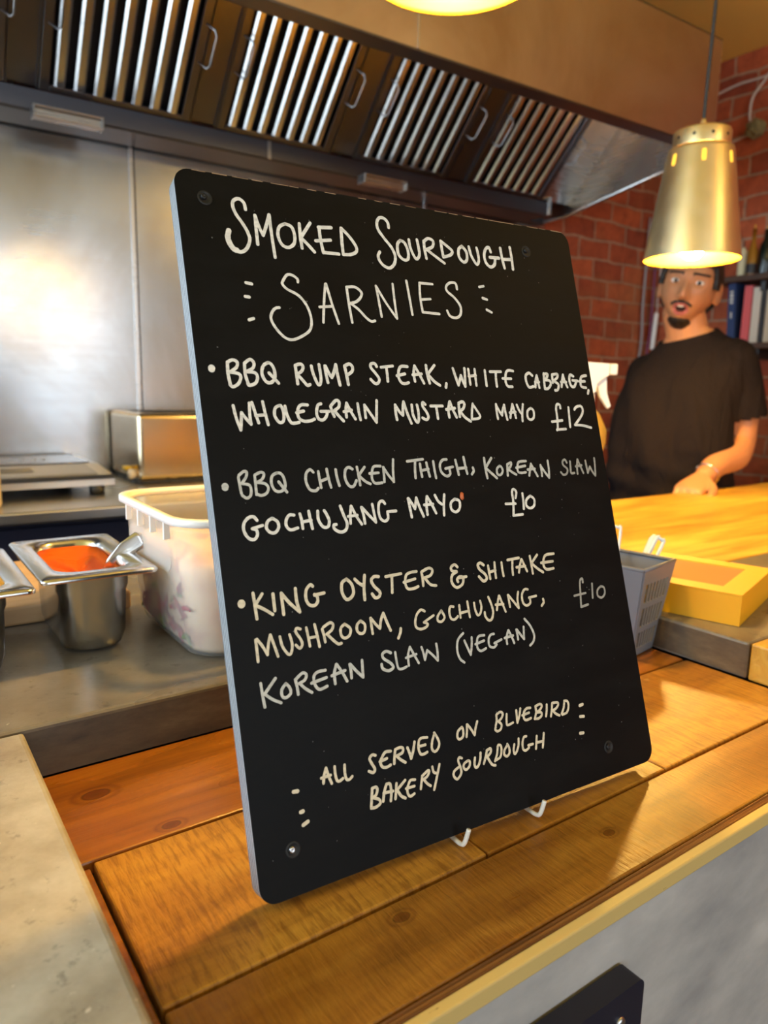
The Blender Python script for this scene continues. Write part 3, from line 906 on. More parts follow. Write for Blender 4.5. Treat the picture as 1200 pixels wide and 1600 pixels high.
for u, v in ((.0183, .0177), (.2851, .0223), (.023, .4174), (.2885, .4221)):
    mb = MB()
    c = bl(u * BSC, v * BSC, .0001)
    mb.lathe([(.0049, 0), (.0040, .0006), (.0036, .0002), (.0012, .00015)], c, 20, (False, True), 0, ax=(0, -1, 0))
    s_ = obj('counterbore', mb, M['black_hole'], menu, local=True, smooth=True)
    hd = MB().lathe([(.0021, .0002), (.0019, .0012), (.0012, .0016), (.0006, .0012)], c + Vector((-.0008, 0, .0004)), 12, (False, True), ax=(0, -1, 0))
    obj('screw', hd, M['screw'] if v > .4 and u < .1 else M['screw_dark'], s_, local=True, smooth=True)
mb = MB()
t_ = bmesh.new(); bmesh.ops.create_icosphere(t_, subdivisions=2, radius=1)
for v in t_.verts:
    q = v.co.copy(); v.co = bl(.1826 * BSC, .2183 * BSC, .001) + Vector((q.x * .0017, q.y * .0012, q.z * .0028)) * random.uniform(.8, 1.25)
mb.add(t_); obj('food_speck', mb, M['crumb'], menu, local=True, smooth=True)['label'] = 'orange crumb stuck beside the word MAYO'
# tiny chips and dust specks on the paint
mb = MB()
for _ in range(150):
    u, v = random.uniform(.01, .326), random.uniform(.01, .43); r = random.choice((.00022, .0003, .0003, .00045)); n_ = 5
    mb.bm.faces.new([mb.bm.verts.new(bl(u + r * random.uniform(.6, 1.4) * math.cos(2 * math.pi * i / n_), v + r * random.uniform(.6, 1.4) * math.sin(2 * math.pi * i / n_), .0002)) for i in range(n_)])
for f in mb.bm.faces:
    f.normal_update()
    if f.normal.y > 0: f.normal_flip()
o = obj('chalk_dust', mb, M['dust'], menu, local=True, recalc=False); o['kind'] = 'stuff'

mb = MB()
for a_ in range(24):
    x0 = .012 + a_ * .0135
    if random.random() < .9: ribbon(mb, [(x0, .0004), (x0 + random.uniform(.006, .0135), .0004 + random.uniform(0, .0002))], random.uniform(.0002, .0006), .0002)
for f in mb.bm.faces:
    f.normal_update()
    if f.normal.y > 0: f.normal_flip()
obj('worn_edge', mb, mat('bare_ply', (.42, .28, .17), .7), menu, local=True, recalc=False)['label'] = 'bare tan wood showing along the worn top edge'
# wire easel holding it
P0 = lambda u: BO + BU * u + BV * BH
ez = thing('wire_easel', 'white coated wire stand whose two hooks hold up the menu board', 'easel', P0(.17) + Vector((0, .06, -.0118)))
for u in (.138 * BSC, .2052 * BSC):
    p = P0(u); g = ZW + .0017
    mb = MB().tube([(p.x + .004, p.y + .13, g), (p.x + .002, p.y + .03, g), (p.x + .001, p.y + .006, g), (p.x, p.y - .0045, g + .0010), (p.x + .0005, p.y - .0075, g + .0040), (p.x + .0022, p.y - .0090, g + .0135)], .0016, 10, smooth_path=5)
    obj('hook', mb, M['white_wire'], ez, smooth=True)
up = [BO + BU * u + BV * v + Vector((.064, .954, -.293)) * .018 for u, v in ((.136, .41), (.137, .25), (.150, .215), (.19, .215), (.203, .25), (.2035, .41))]
up = [P0(.136) + Vector((.004, .03, -.0095))] + up + [P0(.2035) + Vector((.004, .03, -.0095))]
obj('frame', MB().tube(up, .002, 10, smooth_path=5), M['white_wire'], ez, smooth=True)
a = BO + BU * .17 + BV * .215 + Vector((.064, .954, -.293)) * .018
obj('back_leg', MB().tube([a, (a.x + .012, a.y + .10, 1.05), (P0(.17).x + .012, P0(.17).y + .175, ZW + .0023)], .002, 10, smooth_path=6), M['white_wire'], ez, smooth=True)
# dark board fixed on the bar front
sg = thing('dark_hanging_board', 'small dark navy board fixed low on the grey bar front', 'board', (.30, .2285, .50))
poly = [Vector((x, .2345, z)) for x, z in rrect(.16, .50, .3595, .8690, .006, 5)]
mb = MB().prism(poly, (0, -.0145, 0)); obj('panel', mb, M['sign_dark'], sg)
obj('screw', MB().lathe([(.004, 0), (.0035, .0012), (.001, .0014)], (.338, .2200, .848), 14, (False, True), ax=(0, -1, 0)), M['screw'], sg, smooth=True)
obj('screw', MB().lathe([(.004, 0), (.0035, .0012), (.001, .0014)], (.185, .2200, .848), 14, (False, True), ax=(0, -1, 0)), M['screw'], sg, smooth=True)
# ------------------------------------------------------------------ extraction hood on the kitchen wall
M['steel_mid'] = steel('handle_steel', (.36, .36, .37), .3)
sp = thing('steel_splashback', 'brushed stainless steel wall sheets behind the toaster and hob', 'splashback', BK(.6, .004, .98))
for u0, u1 in ((-1.66, -.60), (-.597, .627), (.630, 1.60), (1.603, 2.168)):
    obj('wall_sheet', MB().box((u0, .0015, .9705), (u1, .0045, 1.842), .0012, xf=bk), M['steel_wall'], sp)
    if u0 > .6: obj('seam_strip', MB().box((u0 - .010, .005, .9705), (u0 + .002, .0085, 1.837), .0015, xf=bk), M['steel'], sp)
    if u0 > .6: obj('seam_gap', MB().box((u0 + .0022, .0046, .9705), (u0 + .0060, .0052, 1.837), xf=bk), M['black_plastic'], sp)
hd = thing('extraction_hood', 'long stainless steel extraction hood canopy above the kitchen counter', 'hood', BK(.6, .35, 1.82))
H0, H1 = -1.66, 2.15
obj('skirt_panel', MB().box((1.062, .698, 1.945), (H1, .700, 2.237), xf=bk), M['steel_skirt'], hd)
obj('skirt_panel', MB().box((H0, .698, 1.945), (1.060, .700, 2.237), xf=bk), M['steel_skirt'], hd)
obj('skirt_seam', MB().box((1.058, .7002, 1.945), (1.064, .7022, 2.237), .0008, xf=bk), M['steel'], hd)
obj('skirt_flange', MB().box((H0, .655, 1.940), (H1, .7005, 1.945), .001, xf=bk).box((H0, .652, 1.940), (H1, .655, 1.962), xf=bk), M['steel_dark'], hd)
obj('top_panel', MB().box((H0, .0, 2.237), (H1, .70, 2.241), xf=bk), M['steel_dark'], hd)
def side(u):
    poly = [BK(u, v, z) for v, z in ((.0, 1.845), (.14, 1.848), (.70, 1.938), (.70, 2.237), (.0, 2.237))]
    return MB().prism(poly, B_E * .004)
obj('side_panel', side(H1 - .002), M['steel'], hd)
obj('side_panel', side(H0), M['steel'], hd)
lip = [BK(H1 - .012, v, z) for v, z in ((.0, 1.845), (.14, 1.848), (.70, 1.938))]
obj('side_lip', MB().tube(lip, .007, 8), M['steel'], hd, smooth=True)
# grease trough along the back: front face, top ledge, wall channel
tr = [BK(H0, v, z) for v, z in ((.02, 1.832), (.14, 1.830), (.145, 1.834), (.145, 1.878), (.128, 1.882), (.128, 1.846), (.02, 1.846))]
obj('grease_trough', MB().prism(tr, B_E * (2.035 - H0)), M['steel_dark'], hd)
obj('wall_channel', MB().box((H0, .006, 1.838), (H1, .03, 1.858), .002, xf=bk), M['steel_dark'], hd)
obj('trough_end', MB().box((2.035, .02, 1.835), (2.05, .15, 1.90), .003, xf=bk), M['steel'], hd)
obj('trough_joint', MB().box((.958, .1452, 1.831), (.968, .1472, 1.878), .0008, xf=bk), M['steel'], hd)
SL = lambda a, h=0.0: (.140 + a * .7071 - h * .7071 * -1 * .0 + h * .7071, 1.884 + a * .7071 - h * .7071)   # along the filter slope, h out towards the room
def sl(c):
    v, z = SL(c[1], c[2]); return BK(c[0], v, z)
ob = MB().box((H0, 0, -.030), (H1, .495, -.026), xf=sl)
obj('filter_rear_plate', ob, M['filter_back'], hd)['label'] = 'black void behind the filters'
for i, (u0, u1) in enumerate(((-.37, -.045 - .03), (.318, .384), (.742, .810), (1.152, 1.233), (1.577, 1.658), (2.006, 2.146))):
    mb = MB().box((u0, 0, -.006), (u1, .495, -.003), xf=sl)
    mb.box((u0, 0, -.006), (u0 + .003, .495, .006), xf=sl).box((u1 - .003, 0, -.006), (u1, .495, .006), xf=sl)
    o = obj('blanking_plate', mb, M['steel'] if i == 5 else M['steel_dark'], hd)
for i, u0 in enumerate((.37, 1.25)):
    mb = MB().box((u0, .146, 1.812), (u0 + .145, .178, 1.830), .002, xf=bk).box((u0, .146, 1.831), (u0 + .145, .19, 1.834), .001, xf=bk).box((u0 - .004, .146, 1.81), (u0, .186, 1.836), .001, xf=bk).box((u0 + .145, .146, 1.81), (u0 + .149, .186, 1.836), .001, xf=bk)
    tag(recentre(obj('grease_drawer', mb, M['steel'])), ['small steel grease drawer under the hood trough at upper left', 'small steel grease drawer half hidden above the menu board'][i], 'drawer', 'grease drawers of the hood')
FL = ['steel baffle filter at the far left edge of the hood', 'wide steel baffle filter at upper left of the hood, first with all its slats', 'steel baffle filter directly above the menu board heading, second full one', 'steel baffle filter above the word SOURDOUGH, third full one from left', 'last steel baffle filter at the right end of the hood']
for i, (u0, u1) in enumerate(((-.042, .316), (.386, .740), (.812, 1.150), (1.235, 1.575), (1.660, 2.004))):
    ft = thing('baffle_filter', FL[i], 'filter', sl(((u0 + u1) / 2, 0, 0)), 'baffle filters in the hood')
    fr = MB()
    fr.box((u0, 0, -.004), (u0 + .022, .495, .006), .002, xf=sl).box((u1 - .022, 0, -.004), (u1, .495, .006), .002, xf=sl)
    fr.box((u0 + .022, 0, -.004), (u1 - .022, .014, .006), .002, xf=sl).box((u0 + .022, .481, -.004), (u1 - .022, .495, .006), .002, xf=sl)
    obj('frame', fr, M['steel_dark'], ft)
    nb = 7; pit = (u1 - u0 - .044) / nb; bf = MB()
    for k in range(nb):
        c = u0 + .022 + pit * (k + .5); hw = pit * .29
        prof = [(c - hw, -.014), (c - hw, 0), (c - hw * .55, .0055), (c + hw * .55, .0055), (c + hw, 0), (c + hw, -.014), (c + hw - .0018, -.014), (c + hw - .0018, -.001), (c + hw * .5, .0035), (c - hw * .5, .0035), (c - hw + .0018, -.001), (c - hw + .0018, -.014)]
        bf.rings([[sl((x, .014, h)) for x, h in prof], [sl((x, .481, h)) for x, h in prof]], smooth=False)
    obj('baffles', bf, M['filter_steel'], ft)
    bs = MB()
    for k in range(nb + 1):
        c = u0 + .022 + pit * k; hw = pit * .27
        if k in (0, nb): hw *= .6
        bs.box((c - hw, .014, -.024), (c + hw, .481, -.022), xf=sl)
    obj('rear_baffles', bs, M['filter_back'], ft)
    for uu in (u0 + .011, u1 - .011):
        hb = [sl((uu + d_, a, h)) for a, h, d_ in ((.148, .004, 0), (.148, .026, .016), (.158, .032, .021), (.226, .032, .021), (.236, .026, .016), (.236, .004, 0))]
        obj('handle', MB().tube(hb, .0025, 8), M['steel_mid'], ft, smooth=True)
# ------------------------------------------------------------------ back counter and what stands on it
bc = thing('back_counter', 'stainless steel kitchen back counter with navy cupboards below', 'counter', BK(.2, .3, 0))
obj('worktop', MB().box((-1.66, .012, .945), (1.80, .585, .970), .004, 3, xf=bk), M['steel'], bc)
obj('cupboard', MB().box((-1.65, .02, .08), (1.79, .50, .944), .002, xf=bk), M['navy'], bc)
obj('plinth', MB().box((-1.65, .02, 0), (1.79, .46, .079), xf=bk), M['black_plastic'], bc)
for k in range(6):
    u0 = -1.63 + k * .57
    d = obj('door', MB().box((u0, .501, .10), (u0 + .55, .515, .925), .002, xf=bk), M['navy'], bc)
    obj('handle', MB().tube([BK(u0 + .2, .516, .86), BK(u0 + .2, .54, .86), BK(u0 + .39, .54, .86), BK(u0 + .39, .516, .86)], .005, 8), M['steel'], d, smooth=True)
ih = thing('induction_hob', 'grey countertop induction hob with sloping control strip left of the toaster', 'hob', (.26, 1.85, .970))
def hbx(x, y, z): return Vector((x, y, z))
mb = MB()
prof = [(2.06, .990), (2.06, 1.024), (1.83, 1.024), (1.695, 1.012), (1.680, 1.004), (1.680, .990)]
mb.prism([Vector((.06, y, z)) for y, z in prof], (.385, 0, 0)); obj('body', mb, M['steel'], ih)
gl = MB().box((.075, 1.845, 1.0242), (.43, 2.045, 1.0272), .001); g = obj('glass_plate', gl, M['glass_black'], ih)
rg = MB()
for r in (.05, .075, .095):
    rg.lathe([(r, 0), (r + .004, 0)], (.25, 1.945, 1.0275), 40)
obj('cooking_ring', rg, mat('printed_ring', (.3, .28, .27), .4), g)
cp = MB().prism([Vector((.085, 1.825, 1.0245)), Vector((.085, 1.705, 1.0138)), Vector((.085, 1.705, 1.0146)), Vector((.085, 1.825, 1.0253))], (.33, 0, 0))
cpo = obj('control_panel', cp, mat('control_film', (.33, .34, .35), .35), ih)
ds = MB().prism([Vector((.205, 1.795, 1.0232)), Vector((.205, 1.745, 1.0188)), Vector((.205, 1.745, 1.0192)), Vector((.205, 1.795, 1.0236))], (.085, 0, 0))
obj('display', ds, M['black_plastic'], cpo)
for x in (.09, .41):
    for y in (1.70, 2.03): obj('foot', MB().lathe([(.016, .9702), (.018, .990)], (x, y, 0), 14, (True, True)), M['black_plastic'], ih, smooth=True)
ts = thing('toaster', 'boxy stainless steel toaster on the back counter behind the white tub', 'toaster', (.67, 1.93, .970))
obj('body', MB().box((.537, 1.800, .978), (.815, 2.050, 1.144), .012, 3), steel('toaster_steel', (.60, .48, .31), .19), ts)
obj('base', MB().box((.542, 1.806, .9702), (.810, 2.045, .9778), .002), M['black_plastic'], ts)
for y0 in (1.845, 1.885, 1.945, 1.985):
    obj('slot', MB().box((.575, y0, 1.1442), (.78, y0 + .022, 1.1450)), M['black_hole'], ts)
lv = obj('lever', MB().box((.518, 1.855, 1.000), (.536, 1.885, 1.010), .003), M['yellow_cap'], ts)
obj('knob', MB().lathe([(.0, 0), (.012, 0), (.013, .012), (.011, .016), (0, .016)], (.536, 1.835, .993), 18, ax=(-1, 0, 0)), M['cream_plastic'], ts, smooth=True)
sb = thing('squeeze_bottle', 'cream plastic bottle cut by the left edge beside the hob', 'bottle', (.168, 1.60, .970))
obj('body', MB().lathe([(0, 0), (.033, 0), (.036, .006), (.036, .075), (.034, .082), (.036, .09), (.036, .118), (.030, .134), (.016, .142), (0, .142)], (.168, 1.60, .9702), 28), M['cream_plastic'], sb, smooth=True)
obj('cap', MB().lathe([(.016, .142), (.017, .150), (.007, .160), (.004, .185), (0, .186)], (.168, 1.60, .9702), 20), M['white_plastic'], sb, smooth=True)
# ------------------------------------------------------------------ food pans and tub on the slab
def gn_pan(name, label, x0, y0, x1, y1, zr, depth, sauce, slabel, level):
    t = thing(name, label, 'food pan', ((x0 + x1) / 2, (y0 + y1) / 2, zr - depth))
    cx, cy = (x0 + x1) / 2, (y0 + y1) / 2
    def ring(dx, dy, r, z, n=7): return [Vector((px, py, z)) for px, py in rrect(x0 + dx, y0 + dy, x1 - dx, y1 - dy, r, n)]
    b = MB()
    seq = [ring(.0, .0, .007, zr - .0045), ring(-.0005, -.0005, .0075, zr - .002), ring(.0012, .0012, .007, zr), ring(.0165, .020, .022, zr),
           ring(.0195, .0235, .024, zr - .0035), ring(.0200, .0245, .0235, zr - .0225), ring(.0215, .0260, .0225, zr - .0275), ring(.0225, .0285, .0225, zr - depth + .0165), ring(.0255, .0315, .0225, zr - depth + .0065), ring(.032, .038, .021, zr - depth + .0022)]
    b.rings(seq, True, (False, True))
    seq2 = [ring(.0, .0, .007, zr - .0045), ring(.0012, .0012, .0065, zr - .0045), ring(.0165, .0205, .0225, zr - .0028), ring(.0180, .0222, .0235, zr - .0065), ring(.0184, .0228, .0235, zr - .022), ring(.0202, .0246, .022, zr - .027), ring(.0212, .0272, .024, zr - depth + .016), ring(.0245, .0305, .024, zr - depth + .0045), ring(.033, .039, .022, zr - depth + .0006)]
    b.rings(seq2, True, (False, True))
    obj('body', b, M['pan_steel'], t)
    # sauce: a lumpy surface low on one side, smeared up the walls
    s = MB(); n = 7; L = level; rr = []
    base = rrect(x0 + .0212, y0 + .0256, x1 - .0212, y1 - .0256, .022, 12)
    for k, f in ((0, 1.0), (1, .92), (2, .78), (3, .6), (4, .4), (5, .2), (6, .05)):
        ring_ = []
        for px, py in base:
            a = math.atan2(py - cy, px - cx)
            z = zr - L + (.012 * math.sin(a * 1.0 + .9) + .006 * math.sin(3 * a + 1)) * f + .003 * math.sin(px * 160 + 2) * math.cos(py * 120)
            if k == 0: z += .010 + .005 * math.sin(5 * a) + .006 * max(0, math.sin(a))
            ring_.append(Vector((cx + (px - cx) * f, cy + (py - cy) * f, min(z, zr - .006))))
        rr.append(ring_)
    rr.insert(0, [Vector((cx + (px - cx) * .985, cy + (py - cy) * .985, zr - .040)) for px, py in base])
    rr.insert(0, [Vector((cx + (px - cx) * .80, cy + (py - cy) * .86, zr - .046)) for px, py in base])
    s.rings(rr, True, (True, True)); o = obj('sauce', s, sauce, t); o['label'] = slabel
    return t
gn_pan('food_pan', 'stainless steel pan of bright orange sauce beside the white tub', .114, .682, .219, .872, 1.0435, .0862, M['sauce'], 'bright orange sauce', .022)
gn_pan('food_pan', 'stainless steel pan of yellow sauce cut by the left edge', -.010, .664, .1065, .852, 1.0425, .0852, M['mustard'], 'yellow mustard sauce', .026)
# smears of sauce on the rims are part of the pans
sp_ = thing('spoon', 'short steel spoon handle resting on the orange sauce pan rim', 'spoon', (.215, .765, 1.01))
def ribbon_solid(pts, w, th):
    mb = MB(); P = [Vector(p) for p in pts]; R = []
    for i, p in enumerate(P):
        T = (P[min(i + 1, len(P) - 1)] - P[max(i - 1, 0)]).normalized(); X = T.cross(Vector((.25, .95, -.2))).normalized(); Y = X.cross(T); ww = w[i]
        R.append([p + X * (ww * math.cos(a)) + Y * (th * math.sin(a)) for a in [2 * math.pi * j / 12 for j in range(12)]])
    return mb.rings(R)
obj('handle', ribbon_solid([(.188, .765, 1.022), (.196, .762, 1.034), (.208, .758, 1.0475), (.222, .753, 1.057), (.227, .751, 1.059)], [.004, .0065, .0085, .0095, .005], .0012), M['pan_steel'], sp_, smooth=True)
obj('bowl', ribbon_solid([(.150, .775, 1.004), (.158, .773, 1.003), (.170, .770, 1.006), (.182, .767, 1.015), (.188, .765, 1.022)], [.003, .014, .016, .009, .004], .0012), M['pan_steel'], sp_, smooth=True)
cbx = MB().box((-.12, .838, ZS + .0006), (.235, 1.06, ZS + .022), .003)
tag(recentre(obj('chopping_board', cbx, M['block_wood'])), 'pale wooden chopping board behind the two steel pans', 'chopping board')
# frosted tub of slaw
tb = thing('storage_tub', 'frosted white plastic tub of creamy slaw behind the left edge of the menu board', 'tub', (.345, .73, ZS))
X0, Y0, X1, Y1, TZ = .2165, .607, .475, .842, 1.0985
def tr_(d, r, z, n=8): return [Vector((px, py, z)) for px, py in rrect(X0 + d, Y0 + d, X1 - d, Y1 - d, r, n)]
b = MB()
b.rings([tr_(.008, .040, ZS + .100), tr_(.0075, .040, TZ - .026), tr_(.006, .040, TZ - .014), tr_(.0058, .040, TZ - .0075), tr_(.0088, .040, TZ - .0075), tr_(.0095, .040, TZ - .026), tr_(.0115, .038, ZS + .09), tr_(.0195, .035, ZS + .012), tr_(.030, .03, ZS + .003)], True, (False, True))
b.rings([tr_(.008, .040, ZS + .100), tr_(.0095, .039, ZS + .085), tr_(.0098, .038, ZS + .082), tr_(.0175, .036, ZS + .014), tr_(.0215, .034, ZS + .004), tr_(.032, .03, ZS + .0006)], True, (False, True))
obj('body', b, M['poly'], tb)
rm = MB(); loop = [tr_(.0055, .041, TZ - .007), tr_(0, .042, TZ - .007), tr_(0, .042, TZ - .001), tr_(.0012, .042, TZ), tr_(.006, .041, TZ), tr_(.0088, .041, TZ - .003), tr_(.0088, .041, TZ - .007)]
rm.rings(loop + [loop[0]], True, (False, False)); obj('rim', rm, M['poly_rim'], tb, smooth=True)['label'] = 'opaque white rim'
ribs = [((X0 + .0005, y, TZ - .024), (X0 + .0068, y + .003, TZ - .0065)) for y in (.66, .70, .74, .78)] + [((x, Y0 + .0005, TZ - .024), (x + .003, Y0 + .0068, TZ - .0065)) for x in (.275, .325, .375, .42)]
for a_, b_ in ribs: obj('rim_rib', MB().box(a_, b_, .0006), M['poly_rim'], tb)
lab = MB().prism([Vector((X0 + .0082, y, z)) for y, z in rrect(.665, ZS + .082, .80, ZS + .112, .013, 6)], (.0022, 0, 0)); obj('side_ledge', lab, M['poly'], tb)
sl_ = MB(); rr = []
for f, z in ((.0265, ZS + .0045), (.0235, ZS + .010), (.0155, ZS + .086), (.0150, ZS + .094)): rr.append(tr_(f, .034, z))
for f in (.03, .055, .08, .1): rr.append([p + Vector((0, 0, .010 * math.sin(p.x * 60) * math.cos(p.y * 55 + f * 30))) for p in tr_(f, .017 if f > .07 else .03, ZS + .098)])
sl_.rings(rr); slo = obj('slaw', sl_, M['slaw'], tb); slo['label'] = 'creamy slaw filling'
bt = MB(); bg_ = MB()
for i in range(110):
    if i < 38: y = random.uniform(.65, .80); c = Vector((X0 + .0135 + random.uniform(0, .002), y, 0)); dirv = Vector((0, 1, 0))
    else: x = random.uniform(.25, .44); c = Vector((x, Y0 + .0135 + random.uniform(0, .002), 0)); dirv = Vector((1, 0, 0))
    c.z = ZS + .012 + random.random() ** 2.2 * .07
    off = (.090 - (c.z - ZS)) * .085
    if i < 38: c.x += off
    else: c.y += off
    a = random.uniform(-1.3, 1.3); d = (dirv * math.cos(a) + Vector((0, 0, 1)) * math.sin(a)) * random.uniform(.004, .015)
    q = c + d
    if q.z < ZS + .008 or (c - d).z < ZS + .008: continue
    (bg_ if i % 5 == 0 else bt).tube([c - d, c + Vector((0, 0, .001)), q], [.0006, random.uniform(.0012, .0034), .0006], 6)
o = obj('cabbage_shreds', bt, M['slaw_bit'], slo, smooth=True); o['kind'] = 'stuff'
o = obj('herb_shreds', bg_, M['slaw_green'], slo, smooth=True); o['kind'] = 'stuff'
# ------------------------------------------------------------------ things on the right
bkt = thing('plastic_basket', 'small grey slotted plastic basket standing right behind the menu board', 'basket', (.70, .53, ZW))
BA, BB = Vector((.985, .17, 0)), Vector((-.17, .985, 0)); BC = Vector((.689, .468, 0))
BZ0, BZ1 = ZW + .001, ZW + .109; BLW, BLL = .080, .100
def bq(a, b_, z):
    f = (z - BZ0) / (BZ1 - BZ0); ins = .014 * (1 - f)
    return BC + BA * (ins + a * (BLW - 2 * ins)) + BB * (ins + b_ * (BLL - 2 * ins)) + Vector((0, 0, z))
def wall(p, q, slots):
    """one slotted basket wall between corners p and q, made of solid strips around the openings"""
    mb = MB()
    def cell(s0, s1, z0, z1):
        A_ = lambda s, z: bq(p[0] + (q[0] - p[0]) * s, p[1] + (q[1] - p[1]) * s, z)
        c4 = [A_(s0, z0), A_(s1, z0), A_(s1, z1), A_(s0, z1)]; nrm = (c4[1] - c4[0]).cross(c4[3] - c4[0]).normalized() * .0016
        mb.prism(c4, nrm)
    if not slots: cell(0, 1, BZ0, BZ1); return mb
    zz = [BZ0, BZ0 + .010, BZ0 + .030, BZ0 + .037, BZ0 + .060, BZ0 + .067, BZ0 + .090, BZ1]
    for i in range(len(zz) - 1):
        if i % 2 == 0: cell(0, 1, zz[i], zz[i + 1])
        else:
            cell(0, .12, zz[i], zz[i + 1]); cell(.88, 1, zz[i], zz[i + 1])
            for k in range(1, slots): s = .12 + .76 * k / slots; cell(s - .022, s + .022, zz[i], zz[i + 1])
    return mb
for p, q, s in (((0, 0), (1, 0), 7), ((1, 0), (1, 1), 8), ((1, 1), (0, 1), 7), ((0, 1), (0, 0), 0)):
    obj('side', wall(p, q, s), M['grey_plastic'], bkt)
obj('base', MB().prism([bq(0, 0, BZ0), bq(1, 0, BZ0), bq(1, 1, BZ0), bq(0, 1, BZ0)], (0, 0, .002)), M['grey_plastic'], bkt)
rim = [bq(a, b_, BZ1) for a, b_ in ((0, 0), (1, 0), (1, 1), (0, 1), (0, 0))]
obj('rim', MB().tube(rim, .0024, 8), M['grey_plastic'], bkt, smooth=True)
def loop_handle(name, label, cat, a, b_, w, r, mt):
    a, b_ = Vector(a), Vector(b_); T = (b_ - a).normalized(); X = T.cross(Vector((.57, .80, 0))).normalized() * w
    t = thing(name, label, cat, a)
    p = [a + X * .6, a + T * .02 + X, b_ - T * .008 + X, b_ - T * .001 + X * .5, b_ - X * .0, b_ - T * .001 - X * .5, b_ - T * .008 - X, a + T * .02 - X, a - X * .6]
    obj('grip', MB().tube(p, r, 8, smooth_path=4), mt, t, smooth=True); return t, T, X
t1, T, X = loop_handle('serving_tongs', 'pale blue plastic tongs leaning on the right rim of the grey basket', 'tongs', (.718, .520, .940), (.794, .520, 1.041), .0055, .0024, M['pale_blue'])
a = Vector((.718, .520, .940)); e = a + (Vector((.794, .520, 1.041)) - a) * .9
obj('arm', MB().tube([a + Vector((.004, .008, 0)), a.lerp(e, .5) + Vector((.004, .008, .002)), e + Vector((.006, .009, .008)), e + Vector((.009, .009, .013))], [.003, .0045, .0055, .003], 10), M['pale_blue'], t1, smooth=True)
t2, T, X = loop_handle('whisk', 'white looped utensil handle peeping past the board edge above the basket', 'utensil', (.708, .535, .935), (.736, .545, 1.058), .0075, .0018, M['white_plastic'])
# yellow window box
bx = thing('cake_box', 'yellow cardboard box with clear window in its lid on the slab, right of the basket', 'box', (.86, .50, ZS))
q0 = Vector((.797, .412, 0)); ex = Vector((.96, .28, 0)) * .168; ey = Vector((-.28, .96, 0)) * .16; BH_ = .0372
# its near side runs to the left edge seen beside the basket; the other side recedes to the right
def bxp(s, t_, z): return q0 + ex * s + ey * t_ + Vector((0, 0, ZS + .0005 + z))
c = [bxp(0, 0, 0), bxp(1, 0, 0), bxp(1, 1, 0), bxp(0, 1, 0)]
obj('tray', MB().prism(c, (0, 0, BH_ - .002)), M['card'], bx)
lid = MB(); ws0, ws1, wt0, wt1 = .17, .83, .17, .83
def lidq(s0, s1, t0, t1): lid.prism([bxp(s0, t0, BH_ - .0018), bxp(s1, t0, BH_ - .0018), bxp(s1, t1, BH_ - .0018), bxp(s0, t1, BH_ - .0018)], (0, 0, .0018))
lidq(0, 1, 0, wt0); lidq(0, 1, wt1, 1); lidq(0, ws0, wt0, wt1); lidq(ws1, 1, wt0, wt1)
ld = obj('lid', lid, M['card'], bx)
obj('window', MB().prism([bxp(ws0, wt0, BH_ - .0017), bxp(ws1, wt0, BH_ - .0017), bxp(ws1, wt1, BH_ - .0017), bxp(ws0, wt1, BH_ - .0017)], (0, 0, .0008)), M['card_window'], ld)['label'] = 'clear acetate window'
# spray bottle
sx, sy = .978, .806
sb = thing('spray_bottle', 'yellow spray bottle with white trigger head behind the right edge of the board', 'spray bottle', (sx, sy, ZS))
obj('body', MB().lathe([(0, 0), (.036, 0), (.043, .006), (.044, .115), (.042, .132), (.036, .150), (.035, .160), (.040, .178), (.040, .200), (.028, .225), (.014, .240), (.0125, .262), (0, .262)], (sx, sy, ZS + .0006), 32), M['yellow_liquid'], sb, smooth=True)
hx = Vector((.8166, -.5768, 0)); hz = Vector((0, 0, 1)); hy = Vector((.5768, .8166, 0)); h0 = Vector((sx, sy, ZS))
hp = lambda a, z: h0 + hx * a + hz * z
hd_ = obj('trigger_head', MB().prism([hp(a, z) - hy * .011 for a, z in ((-.016, .262), (.016, .262), (.018, .278), (.030, .287), (.036, .290), (.036, .309), (-.020, .312), (-.030, .300), (-.024, .280))], hy * .022), M['white_plastic'], sb)
obj('nozzle', MB().box((.036, -.009, .291), (.051, .009, .309), .002, xf=lambda c: h0 + hx * c.x + hy * c.y + hz * c.z), M['white_plastic'], hd_)
obj('collar', MB().lathe([(.0165, .238), (.0175, .242), (.0175, .258), (.016, .262)], (sx, sy, ZS), 24, (True, True)), M['white_plastic'], sb, smooth=True)
lever = [(.018, .290), (.020, .272), (.026, .255), (.037, .240), (.040, .236), (.044, .240), (.036, .262), (.034, .288)]
obj('trigger', MB().prism([hp(a, z) - hy * .006 for a, z in lever], hy * .012), M['white_plastic'], hd_)
